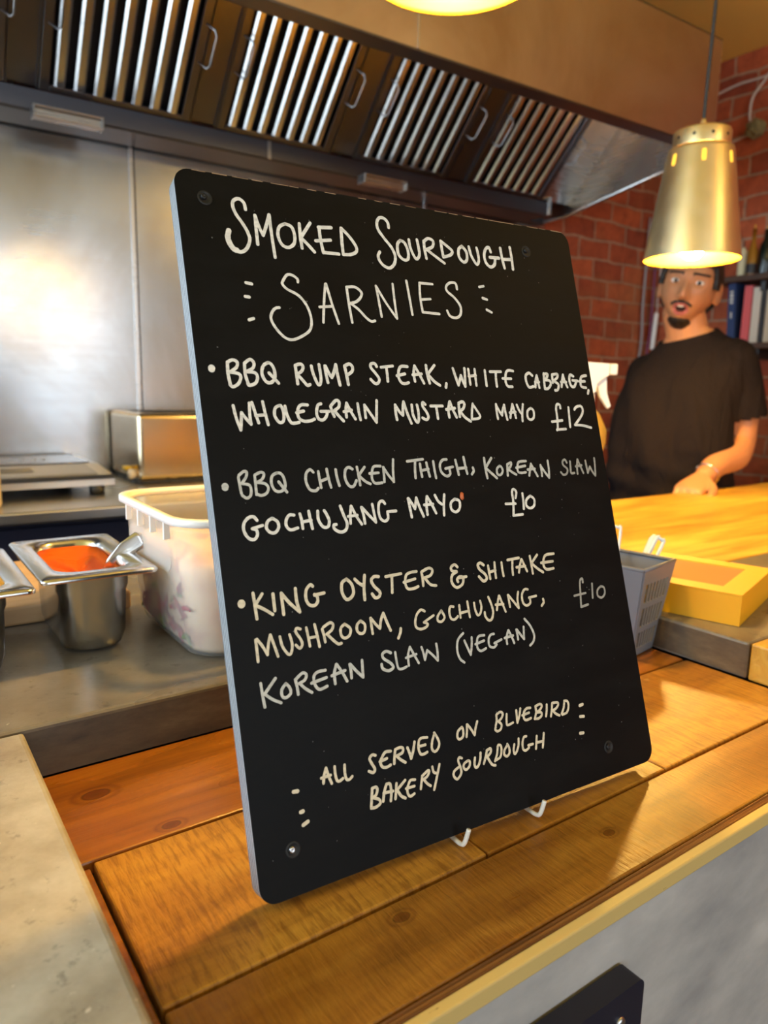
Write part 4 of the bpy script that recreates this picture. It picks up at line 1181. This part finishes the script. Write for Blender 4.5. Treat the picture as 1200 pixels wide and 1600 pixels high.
# ------------------------------------------------------------------ pendant lamps
def pendant(label, cx, cy, zrim, bulb_mat):
    t = thing('pendant_lamp', label, 'lamp', (cx, cy, zrim))
    c = (cx, cy, zrim)
    out = [(.0985, 0), (.0980, .004), (.0665, .214), (.0645, .221), (.0580, .224)]
    inn = [(.0560, .222), (.0625, .2185), (.0640, .213), (.0955, .004), (.0970, 0)]
    sh = MB().lathe(out + inn + [(.0985, 0)], c, 64)
    o = obj('shade', sh, M['brass'], t, smooth=True)
    # inside faces carry the yellow enamel
    o.data.materials.append(M['lamp_inner'])
    for p in o.data.polygons:
        v = p.center - Vector((0, 0, 0)); r = math.hypot(v.x, v.y)
        if p.normal.x * v.x + p.normal.y * v.y < -1e-7 and v.z > .0005: p.material_index = 1
    co = MB().lathe([(.0575, .2245), (.0575, .253), (.0555, .257), (.030, .260), (.010, .261), (0, .261)], c, 48)
    cl = obj('collar', co, M['brass'], t, smooth=True)
    for k in range(10):
        a = 2 * math.pi * k / 10 + .3
        d = Vector((math.cos(a), math.sin(a), 0)); p = Vector(c) + d * .0573 + Vector((0, 0, .240))
        obj('vent_hole', MB().lathe([(.0032, .0004), (.0010, .0006), (0, .0006)], p, 12, ax=d), M['black_hole'], cl)
    for k in range(7):
        a = 2 * math.pi * k / 7 + .22; d = Vector((math.cos(a), math.sin(a), 0)); tn = Vector((-d.y, d.x, 0))
        z0, z1 = .182, .206; r = lambda z: .0980 - (z - .004) * .15 + .0006
        ov = []
        for i in range(20):
            b = 2 * math.pi * i / 20; z = (z0 + z1) / 2 + (.0075 if math.sin(b) > 0 else -.0075) + .0045 * math.sin(b)
            ov.append(Vector(c) + d * r(z) + tn * (.0045 * math.cos(b)) + Vector((0, 0, z)))
        obj('slot', MB().prism(ov, d * -.0035), M['lamp_slot'], o)['label'] = 'yellow glowing oval slot'
    obj('cord_grip', MB().lathe([(.0085, .2605), (.0085, .268), (.006, .278), (.004, .283), (0, .283)], c, 20), M['brass'], t, smooth=True)
    obj('cable', MB().tube([(cx, cy, zrim + .280), (cx + .002, cy, zrim + .36), (cx + .004, cy - .002, zrim + .6), (cx, cy, CEIL)], .0036, 10, smooth_path=6), M['black_cable'], t, smooth=True)
    obj('holder', MB().lathe([(.020, .150), (.020, .222), (0, .223)], c, 24, (True, False)), M['lamp_inner'], t, smooth=True)
    obj('bulb', MB().lathe([(0, 0), (.012, .002), (.021, .010), (.0245, .024), (.0225, .038), (.016, .060), (.0135, .085), (.0135, .150)], (cx, cy, zrim + .001), 28), bulb_mat, t, smooth=True)
    return t
M['lamp_slot'] = mat('lamp_slot_glow', (.9, .55, .05), .5, Emission_Strength=1.2); M['lamp_slot'].node_tree.nodes['Principled BSDF'].inputs['Emission Color'].default_value = (1, .55, .05, 1)
pendant('brass coloured metal pendant lamp hanging in front of the man\'s head', 1.4735, .950, 1.503, M['bulb_key'])
pendant('glowing pendant lamp cut by the top edge above the menu board', .548, .662, 1.660, M['bulb_near'])
# unseen globe added behind the viewer to brighten the ceiling and hood skirt
gl_ = thing('added_globe_lamp', 'unseen warm opal globe added on the customer side to brighten the ceiling', 'lamp', (1.75, -.55, 2.17))
M['opal'] = mat('added_lamp_glow', (1, .9, .7), .4, Emission_Strength=32.0); M['opal'].node_tree.nodes['Principled BSDF'].inputs['Emission Color'].default_value = (1, .66, .24, 1)
obj('globe', MB().lathe([(.0, -.09), (.045, -.078), (.078, -.045), (.09, 0), (.078, .045), (.045, .078), (.02, .088)], (1.75, -.55, 2.26), 32), M['opal'], gl_, smooth=True)
obj('added_lamp_rose', MB().lathe([(.02, .088), (.022, .2), (.06, .225), (.062, .2495), (0, .2495)], (1.75, -.55, 2.26), 32), M['brass'], gl_, smooth=True)
# ------------------------------------------------------------------ shelves on the right wall
def shelf(name, label, z):
    t = thing(name, label, 'shelf', (2.78, 1.25, z - .022))
    obj('board', MB().box((2.70, .75, z - .022), (2.8585, 1.655, z), .003), M['dark_wood'], t)
    for y in (.9, 1.45): obj('bracket', MB().box((2.73, y, z - .060), (2.8585, y + .02, z - .0225), .002), M['black_plastic'], t)
shelf('wall_shelf', 'upper dark wooden wall shelf holding bottles at right edge', 1.660)
shelf('wall_shelf', 'lower dark wooden wall shelf holding books at right edge', 1.412)
def book(label, y0, th, h, mt, lean=0.0, xs=2.735, depth=.115, marks=()):
    t = thing('book', label, 'book', (xs + depth / 2, y0 - th / 2, 1.4125), 'books on the lower wall shelf')
    R = Matrix.Rotation(lean, 3, 'X'); piv = Vector((0, y0 if lean < 0 else y0 - th, 1.4126))
    xf = lambda c: piv + R @ (Vector(c) - piv)
    cv = MB().box((xs, y0 - th, 1.4126), (xs + .003, y0, 1.4126 + h), .001, xf=xf)
    cv.box((xs + .003, y0 - .0025, 1.4126), (xs + depth, y0, 1.4126 + h), xf=xf).box((xs + .003, y0 - th, 1.4126), (xs + depth, y0 - th + .0025, 1.4126 + h), xf=xf)
    obj('cover', cv, mt, t)
    obj('pages', MB().box((xs + .0035, y0 - th + .003, 1.416), (xs + depth - .003, y0 - .003, 1.409 + h), xf=xf), M['page'], t)
    for z0, z1, w_ in marks:
        mk = MB().box((xs - .0004, y0 - th / 2 - w_, 1.4126 + z0), (xs - .00005, y0 - th / 2 + w_, 1.4126 + z1), xf=xf); obj('spine_title', mk, M['book_white'], t)
book('navy blue book leaning at left end of the lower shelf', 1.583, .030, .225, M['book_navy'], -.06, marks=((.150, .158, .006), (.162, .170, .007), (.174, .186, .006), (.095, .118, .0025), (.19, .197, .006)))
book('coral pink book between the navy and white books', 1.530, .030, .212, M['book_pink'])
book('off-white book right of the coral pink one', 1.495, .030, .203, M['book_white'], marks=())
book('thin black book right of the off-white one', 1.462, .016, .195, M['book_black'])
book('cream book at the right picture edge on the lower shelf', 1.443, .028, .190, M['book_cream'])
def bottle(label, y, prof, mt, capm, lab, capz, x=2.775):
    t = thing('bottle', label, 'bottle', (x, y, 1.660), 'bottles on the upper wall shelf')
    body = [p for p in prof if p[1] <= capz]; c = (x, y, 1.6604)
    obj('glass', MB().lathe(body, c, 28, (False, True)), mt, t, smooth=True)
    r = body[-1][0]
    obj('cap', MB().lathe([(r + .0015, capz), (r + .002, capz + .002), (r + .002, capz + prof[-1][1] - .002), (r, capz + prof[-1][1]), (0, capz + prof[-1][1])], c, 20), capm, t, smooth=True)
    if lab: obj('label', MB().lathe([(body[1][0] + .0006, lab[0]), (body[1][0] + .0006, lab[1])], c, 28), lab[2], t, smooth=True)
bottle('short bottle with cream label and dark cap, leftmost on the upper shelf', 1.572, [(0, 0), (.0165, 0), (.0170, .004), (.0170, .094), (.008, .108), (.007, .112), (0, .024)], M['paper_label'], M['black_plastic'], None, .112)
bottle('slim amber bottle with yellow top on the upper shelf', 1.530, [(0, 0), (.0185, 0), (.0190, .004), (.0190, .085), (.012, .110), (.008, .125), (.0075, .172), (0, .016)], M['glass_amber'], M['yellow_cap'], (.010, .045, M['book_black']), .172, x=2.765)
bottle('dark green bottle with pale label and yellow top at right edge of upper shelf', 1.486, [(0, 0), (.0225, 0), (.0235, .004), (.0235, .095), (.020, .112), (.011, .128), (.010, .165), (0, .014)], M['glass_green'], M['yellow_cap'], (.022, .075, M['paper_label']), .165)
# ------------------------------------------------------------------ cables on the brick
def cable(name, label, pts, r, mt, sub=8):
    return tag(recentre(obj(name, MB().tube(pts, r, 8, smooth_path=sub), mt, smooth=True)), label, 'cable')
cable('wall_cable', 'white cable tacked along the brick near the ceiling and looping down', [(2.852, 1.90, 2.375), (2.852, 1.78, 2.392), (2.852, 1.70, 2.402), (2.852, 1.60, 2.400), (2.845, 1.575, 2.412), (2.850, 1.60, 2.385), (2.846, 1.637, 2.335), (2.846, 1.642, 2.27), (2.846, 1.630, 2.232)], .0048, M['white_cable'])
cable('wall_cable', 'white cable on the brick between the pendant lamp and the olive lump', [(2.853, 2.0, 2.155), (2.853, 1.85, 2.165), (2.853, 1.72, 2.193), (2.848, 1.645, 2.204)], .0048, M['white_cable'])
mb = MB(); t_ = bmesh.new(); bmesh.ops.create_icosphere(t_, subdivisions=4, radius=1)
for v in t_.verts:
    q = v.co; k = 1 + .16 * math.sin(q.x * 5 + 1) * math.sin(q.y * 6) + .13 * math.sin(q.z * 7 + q.x * 4) + .06 * math.sin(q.y * 15) * math.sin(q.z * 13); v.co = Vector((2.832, 1.605, 2.215)) + Vector((q.x * .025, q.y * .033, q.z * .033)) * k
mb.add(t_); tag(recentre(obj('putty_lump', mb, M['olive'], smooth=True)), 'crumpled olive green lump where the white cables meet on the brick', 'fixture')
cable('hanging_cable', 'grey flex hanging down the brick corner left of the man', [(2.765, 1.99, 1.95), (2.762, 1.99, 1.711), (2.761, 1.99, 1.584), (2.768, 1.99, 1.422), (2.736, 1.99, 1.257), (2.731, 1.99, 1.146), (2.735, 1.99, .9)], .0058, M['grey_cable'])
cable('hanging_cable', 'dark purple flex on the brick between grey flex and white rod', [(2.815, 1.982, 1.80), (2.815, 1.982, 1.613), (2.814, 1.982, 1.479), (2.802, 1.982, 1.369), (2.80, 1.982, 1.0)], .0050, M['purple_cable'])
rd = thing('hanging_rod', 'white rod hanging on a thin cord beside the man\'s ear', 'rod', (2.83, 1.978, 1.41))
obj('rod', MB().lathe([(0, 0), (.0095, 0), (.0105, .004), (.0095, .150), (.006, .156), (0, .156)], (2.830, 1.977, 1.408), 16, ax=(0, -.06, 1)), M['white_plastic'], rd, smooth=True)
obj('cord', MB().tube([(2.830, 1.967, 1.562), (2.831, 1.969, 1.655), (2.833, 1.965, 1.80), (2.838, 1.96, 2.0)], .0026, 8), M['white_cable'], rd, smooth=True)
# ------------------------------------------------------------------ the man behind the bar
man = thing('person', 'man in black t-shirt leaning back behind the timber bar, hand on its edge', 'person', (2.0, 1.30, 0))
TF, TL_ = Vector((-.94, -.34, 0)).normalized(), Vector((.34, -.94, 0)).normalized()   # torso: forward, his left
UP = Vector((0, 0, 1))
def sm(a, b, x): t = max(0, min(1, (x - a) / (b - a))); return t * t * (3 - 2 * t)
def ell(c, a, b, A, B, n=28, p=2.0):
    out = []
    for j in range(n):
        t = 2 * math.pi * j / n; ct, st = math.cos(t), math.sin(t)
        out.append(Vector(c) + A * (a * math.copysign(abs(ct) ** (2 / p), ct)) + B * (b * math.copysign(abs(st) ** (2 / p), st)))
    return out
def limb(mb, pts, rad, n=18, sub=4):
    P = catmull([Vector(p) for p in pts], sub)
    k = len(pts) - 1; rr = []
    for i in range(len(P)):
        f = i / (len(P) - 1) * k; a = min(int(f), k - 1); w = f - a; rr.append(rad[a] * (1 - w) + rad[a + 1] * w)
    mb.tube(P, rr, n)
    for p, r in ((P[0], rr[0]), (P[-1], rr[-1])):
        t = bmesh.new(); bmesh.ops.create_icosphere(t, subdivisions=3, radius=r * .99)
        for v in t.verts: v.co += p
        mb.add(t)
def torso(mb, g):
    secs = [(.80, 2.005, 1.295, .165, .120, 2.3), (.88, 2.000, 1.295, .172, .130, 2.3), (.97, 1.990, 1.295, .170, .138, 2.3), (1.06, 1.988, 1.292, .166, .138, 2.3), (1.14, 1.996, 1.290, .170, .132, 2.4),
            (1.22, 2.010, 1.286, .176, .124, 2.5), (1.285, 2.020, 1.280, .172, .108, 2.5), (1.325, 2.022, 1.276, .150, .090, 2.3), (1.355, 2.018, 1.275, .112, .074, 2.1), (1.378, 2.010, 1.276, .080, .064, 2.0), (1.400, 2.004, 1.277, .064, .060, 2.0)]
    TS = (TL_ + UP * .16).normalized()                                    # his left shoulder rides higher
    mb.rings([ell((x, y, z), a + g, b + g, TL_.lerp(TS, sm(1.1, 1.3, z)), TF, 36, p) for z, x, y, a, b, p in secs])
LS, LE, LW = Vector((2.048, 1.160, 1.312)), Vector((2.090, 1.136, 1.085)), Vector((1.880, 1.112, .996))
RS, RE, RW = Vector((2.000, 1.405, 1.270)), Vector((2.085, 1.470, 1.050)), Vector((2.000, 1.500, .820))
HC = Vector((1.962, 1.262, 1.525))
HF = Vector((-.875, -.445, -.02)); HF.normalize()
HU = (UP + Vector((.8166, -.5768, 0)) * .20); HU = (HU - HF * HU.dot(HF)).normalized(); HL = HF.cross(HU) * -1
if HL.dot(Vector((.8166, -.5768, 0))) < 0: HL = -HL                      # towards picture right = his left
def gz(x, s): return math.exp(-(x / s) ** 2)
def head_local(th, ph):
    """th 0..pi from the crown, ph around with 0 = face front; returns (x left, y front, z up)"""
    st, ct = math.sin(th), math.cos(th)
    x, y, z = st * math.sin(ph), st * math.cos(ph), ct
    X, Y, Z = .0755 * x, (.092 if y > 0 else .100) * y, (.118 if ct > 0 else .116) * z
    X = math.copysign(abs(X) ** .94 * .0755 ** .06, X)
    low = sm(-.015, -.112, Z)
    X *= 1 - .40 * low ** 1.3
    if Y < 0: Y *= 1 - .55 * sm(-.01, -.09, Z)
    else:
        Y *= 1 + .10 * low
        Y += .010 * sm(-.03, -.1, Z) * (1 if st > .25 else st / .25)
    if Y > 0:
        f = sm(.0, .05, Y)
        Y += f * .0030 * gz(Z - .026, .010) * (gz(X, .05))                                  # brow
        Y -= f * .0100 * gz(abs(X) - .0315, .0145) * gz(Z - .004, .011)                       # sockets
        ridge = sm(.014, -.034, Z) * (1 - sm(-.038, -.052, Z))
        Y += f * (.006 + .019 * ridge) * gz(X, .0075 + .006 * ridge) * (1 - sm(-.040, -.054, Z)) * sm(.03, .008, Z)
        Y += f * .006 * gz(abs(X) - .0125, .006) * gz(Z + .040, .008)                         # nostril wings
        Y += f * .0035 * gz(abs(X) - .045, .02) * gz(Z + .022, .018)                          # cheekbones
        Y += f * .0060 * gz(X, .019) * (gz(Z + .0585, .0055) + 1.3 * gz(Z + .083, .0065))        # lips
        Y -= f * .0220 * gz(X / .0135, 1) * gz(Z + .0695, .0080)                          # open mouth
        Y += f * .0060 * gz(X, .020) * gz(Z + .105, .012)                                     # chin
    return Vector((X, Y, Z))
def h2w(p): return HC + HL * p.x + HF * p.y + HU * p.z
def head_mesh(scale=1.0, nt=84, np_=110, keep=None, off=0.0, zs=1.0):
    mb = MB(); g = []
    for i in range(nt + 1):
        th = math.pi * (.004 + .992 * i / nt); row = []
        for j in range(np_):
            p = head_local(th, 2 * math.pi * j / np_)
            if off: p = p + p.normalized() * off
            row.append(p)
        g.append(row)
    vs = {}
    def V(i, j):
        if (i, j) not in vs: vs[(i, j)] = mb.bm.verts.new(h2w(g[i][j]))
        return vs[(i, j)]
    for i in range(nt):
        for j in range(np_):
            k = (j + 1) % np_; c = (g[i][j] + g[i + 1][k] + g[i][k] + g[i + 1][j]) / 4
            if keep is None or keep(c): mb.bm.faces.new((V(i, j), V(i, k), V(i + 1, k), V(i + 1, j)))
    if keep is None:
        mb.bm.faces.new([V(0, j) for j in range(np_)]); mb.bm.faces.new([V(nt, j) for j in reversed(range(np_))])
    return mb
def remeshed(name, mb, voxel, mats, parent, smooth_it=2):
    bmesh.ops.recalc_face_normals(mb.bm, faces=mb.bm.faces[:])
    me = bpy.data.meshes.new(name + '_src'); mb.bm.to_mesh(me); mb.bm.free()
    o = bpy.data.objects.new(name + '_src', me); COL.objects.link(o)
    r = o.modifiers.new('r', 'REMESH'); r.mode = 'VOXEL'; r.voxel_size = voxel; r.use_smooth_shade = True
    s_ = o.modifiers.new('s', 'SMOOTH'); s_.factor = .5; s_.iterations = smooth_it
    dg = bpy.context.evaluated_depsgraph_get(); dg.update()
    out = bpy.data.meshes.new_from_object(o.evaluated_get(dg)); out.name = name
    COL.objects.unlink(o); bpy.data.objects.remove(o); bpy.data.meshes.remove(me)
    out.materials.clear()
    for mt in mats: out.materials.append(mt)
    for p in out.polygons: p.use_smooth = True
    for v in out.vertices: v.co -= parent.location
    q = bpy.data.objects.new(name, out); COL.objects.link(q); q.parent = parent; return q
body = head_mesh()
for sx_ in (-1, 1):                                                       # ears
    t = bmesh.new(); bmesh.ops.create_uvsphere(t, u_segments=16, v_segments=12, radius=1)
    for v in t.verts:
        q = v.co.copy(); v.co = h2w(Vector((sx_ * (.0795 + q.x * .008 + .006 * (-q.y)), -.006 + q.y * .018 - .004, -.012 + q.z * .033)))
    body.add(t)
NB = Vector((2.012, 1.281, 1.352))
limb(body, [NB + Vector((0, 0, -.03)), NB + Vector((-.012, -.004, .03)), HC - HU * .075 - HF * .020], [.066, .060, .058])
torso(body, 0)
limb(body, [LS, LS.lerp(LE, .5) + Vector((.012, -.006, 0)), LE], [.056, .050, .042])
limb(body, [LE, LE.lerp(LW, .3) + Vector((.012, -.004, -.012)), LE.lerp(LW, .65), LW], [.042, .046, .036, .026])
limb(body, [RS, RS.lerp(RE, .5), RE], [.056, .050, .041]); limb(body, [RE, RE.lerp(RW, .35), RW], [.041, .042, .026])
# left hand: palm resting on the bar edge, fingers curling down over it towards the kitchen
Hd = Vector((-.93, -.10, -.36)).normalized(); Hs = Vector((-.16, .98, .1)).normalized(); Hn = Hd.cross(Hs).normalized()
PW = LW + Hd * .012
def hand(mb, PW, Hd, Hs, Hn, curl, th_side, flip):
    secs = [(0, .026, .019), (.025, .032, .018), (.055, .040, .0165), (.080, .041, .014), (.090, .038, .011)]
    mb.rings([ell(PW + Hd * d, a, b, Hs, Hn, 20, 2.4) for d, a, b in secs])
    for i, (s_, L, r) in enumerate(((-.030, .068, .0082), (-.010, .078, .0088), (.010, .074, .0086), (.029, .058, .0074))):
        p0 = PW + Hd * .075 + Hs * s_; pts = [p0]; ang = .18; p = p0
        for k, f in enumerate((.16, .44, .30, .22)):
            if k: ang += curl * (.6 if k == 1 else 1)
            p = p + (Hd * math.cos(ang) + Hn * flip * math.sin(ang)) * L * f * 1.05; pts.append(p)
        limb(mb, pts, [r * 1.1, r * 1.05, r, r * .92, r * .78], 12, 3)
    t0 = PW + Hd * .022 + Hs * th_side * .026
    limb(mb, [t0, t0 + Hs * th_side * .024 + Hd * .026, t0 + Hs * th_side * .034 + Hd * .052, t0 + Hs * th_side * .033 + Hd * .076], [.0135, .012, .0105, .0085], 12, 3)
hand(body, PW, Hd, Hs, Hn, .42, -1, 1 if Hn.z < 0 else -1)
Rd = (RW - RE).normalized(); Rs_ = Vector((.94, .34, 0)); Rs_ = (Rs_ - Rd * Rs_.dot(Rd)).normalized()
hand(body, RW + Rd * .012, Rd, Rs_, Rd.cross(Rs_), .3, -1, 1)
for s_, dx in ((1, .0), (-1, .0)):                                        # legs
    hip = Vector((2.0, 1.295, .86)) + TL_ * .085 * s_; kn = Vector((1.985, 1.29, .49)) + TL_ * .095 * s_; an = Vector((2.03, 1.30, .09)) + TL_ * .10 * s_
    limb(body, [hip, hip.lerp(kn, .5) + TF * .012, kn, kn.lerp(an, .35) - TF * .014, an], [.088, .076, .056, .054, .038])
    limb(body, [an + UP * -.03 - TF * .03, an + TF * .09 + UP * -.052, an + TF * .15 + UP * -.06], [.040, .036, .026])
bo = remeshed('body', body, .0036, [M['skin'], M['lip'], M['mouth_dark']], man, 1)
for p in bo.data.polygons:                                                # lips and mouth by place on the face
    d = p.center + man.location - HC; x, y, z = d.dot(HL), d.dot(HF), d.dot(HU)
    if y > .05 and abs(x) < .026:
        if abs(z + .0685) < .0072 * math.sqrt(max(0, 1 - (x / .0145) ** 2)): p.material_index = 2
        elif abs(z + .0695) < .0185 * math.sqrt(max(0, 1 - (x / .0215) ** 2)): p.material_index = 1
def patch(name, keep, off, thick, mt, parent=None):
    mb = head_mesh(keep=keep, off=off, nt=130, np_=170)
    bm = mb.bm; bmesh.ops.recalc_face_normals(bm, faces=bm.faces[:])
    bmesh.ops.solidify(bm, geom=bm.faces[:], thickness=thick)
    return obj(name, mb, mt, parent or man, smooth=True)
M['brow'] = mat('eyebrow', (.05, .022, .012), .7)
def hairline(c):
    a = math.atan2(abs(c.x), c.y)      # 0 front .. pi back
    if a < .85: lim = .060 - .010 * (a / .85)
    elif a < 1.22: lim = .050 - .055 * sm(.85, 1.0, a)
    elif a < 1.80: lim = .024
    else: lim = .024 - .095 * sm(1.80, 2.0, a)
    return c.z > lim
patch('hair', hairline, .012, .014, M['hair'])
patch('beard', lambda c: c.y > .03 and abs(c.x) < .027 - .15 * max(0, c.z + .098) and c.z < -.094 and c.z > -.1165, .004, .006, M['hair'])['label'] = 'short black goatee'
patch('moustache', lambda c: c.y > .04 and abs(c.x) < .026 and abs(c.z - (-.0505 - 12 * c.x * c.x)) < .0034, .0020, .0035, M['hair'])
for s_ in (-1, 1):
    patch('eyebrow', lambda c: c.y > .03 and .012 < s_ * c.x < .053 and abs(c.z - (.0265 - 4.5 * (abs(c.x) - .036) ** 2)) < .0031, .0014, .0024, M['brow'])
    ec = Vector((s_ * .0315, .0730, .004))
    e = MB(); t = bmesh.new(); bmesh.ops.create_uvsphere(t, u_segments=20, v_segments=14, radius=.0122)
    for v in t.verts: q = v.co.copy(); v.co = h2w(ec + Vector((q.x * 1.1, q.y, q.z * .62)))
    e.add(t); eo = obj('eye', e, M['eye_white'], man, smooth=True)
    look = (Vector((0, 0, 1.22)) - h2w(ec)).normalized()
    ir = MB().lathe([(.0058, .0100), (.0050, .0112), (.003, .0121), (0, .0125)], h2w(ec), 18, ax=look)
    obj('iris', ir, M['iris'], eo, smooth=True)
tt = MB().prism([h2w(Vector((x, .0865 - 6 * x * x, z))) for x, z in ((-.008, -.0615), (.008, -.0615), (.007, -.0645), (-.007, -.0645))], HF * -.003); obj('teeth', tt, M['teeth'], man)
# clothes
sh = MB(); torso(sh, .013)
for a, b, r in ((LS, LE, .072), (RS, RE, .072)):
    limb(sh, [a + Vector((0, 0, .004)), a.lerp(b, .35) + Vector((.008, -.004 if a is LS else .004, 0)), a.lerp(b, .70) + Vector((.012, -.008 if a is LS else .006, 0))], [.066, .070, .073], 24)
tee = remeshed('t_shirt', sh, .006, [M['tee']], man, 3)
# open the neck and cut the sleeves flat
bm = bmesh.new(); bm.from_mesh(tee.data)
def cut(co, no): bmesh.ops.bisect_plane(bm, geom=bm.verts[:] + bm.edges[:] + bm.faces[:], plane_co=Vector(co) - man.location, plane_no=no, clear_outer=False, clear_inner=False)
nk = Vector((2.000, 1.278, 1.391)) - man.location; nn = Vector((-.30, .12, .95)).normalized()
bmesh.ops.bisect_plane(bm, geom=bm.verts[:] + bm.edges[:] + bm.faces[:], plane_co=nk, plane_no=nn, clear_outer=True)
bmesh.ops.bisect_plane(bm, geom=bm.verts[:] + bm.edges[:] + bm.faces[:], plane_co=Vector((2, 1.3, .845)) - man.location, plane_no=(0, 0, -1), clear_outer=True)
for a, b in ((LS, LE), (RS, RE)):
    d = (b - a).normalized(); c = a + (b - a) * .72 - man.location
    dele = [v for v in bm.verts if (v.co - c).dot(d) > 0 and (v.co - c - d * (v.co - c).dot(d)).length < .085 and (v.co - c).dot(d) < .09]
    bmesh.ops.delete(bm, geom=dele, context='VERTS')
bmesh.ops.solidify(bm, geom=bm.faces[:], thickness=.003)
# folds pulled from the shoulder and armpit down to the waist
for v in bm.verts:
    q = v.co + man.location; a = (q - Vector((2, 1.29, q.z))); s_ = a.dot(TL_); f = a.dot(TF)
    k = .0070 * math.sin(38 * s_ + 16 * (q.z - 1) + 14 * f) * sm(1.33, 1.2, q.z) + .0050 * math.sin(70 * (q.z - .9) + 22 * s_) * sm(1.1, .95, q.z)
    v.co += Vector((a.x, a.y, 0)).normalized() * k
bm.to_mesh(tee.data); bm.free()
for p in tee.data.polygons: p.use_smooth = True
tr = MB()
tr.rings([ell((2.0, 1.295, z), a, b, TL_, TF, 30, 2.3) for z, a, b in ((.78, .178, .132), (.86, .180, .136), (.93, .178, .142))])
for s_ in (-1, 1):
    hip = Vector((2.0, 1.295, .84)) + TL_ * .085 * s_; kn = Vector((1.985, 1.29, .49)) + TL_ * .095 * s_; an = Vector((2.03, 1.30, .11)) + TL_ * .10 * s_
    limb(tr, [hip, hip.lerp(kn, .5) + TF * .01, kn, kn.lerp(an, .4), an], [.098, .088, .070, .066, .060])
remeshed('trousers', tr, .010, [M['trousers']], man, 2)
for s_ in (-1, 1):
    an = Vector((2.03, 1.30, .09)) + TL_ * .10 * s_; fo = MB()
    limb(fo, [an + UP * -.035 - TF * .035, an + TF * .08 + UP * -.046, an + TF * .165 + UP * -.052], [.050, .046, .036])
    for v in fo.bm.verts: v.co.z = max(v.co.z, .0005)
    obj('shoe', fo, M['shoe'], man, smooth=True)
bd = (LE - LW).normalized(); bX = bd.orthogonal().normalized(); bY = bd.cross(bX); bc_ = LW + bd * .012
ban = [bc_ + bX * .0315 * math.cos(a) + bY * .0315 * math.sin(a) for a in [2 * math.pi * i / 32 for i in range(33)]]
obj('bangle', MB().tube(ban, .0028, 8), M['bangle'], man, smooth=True)
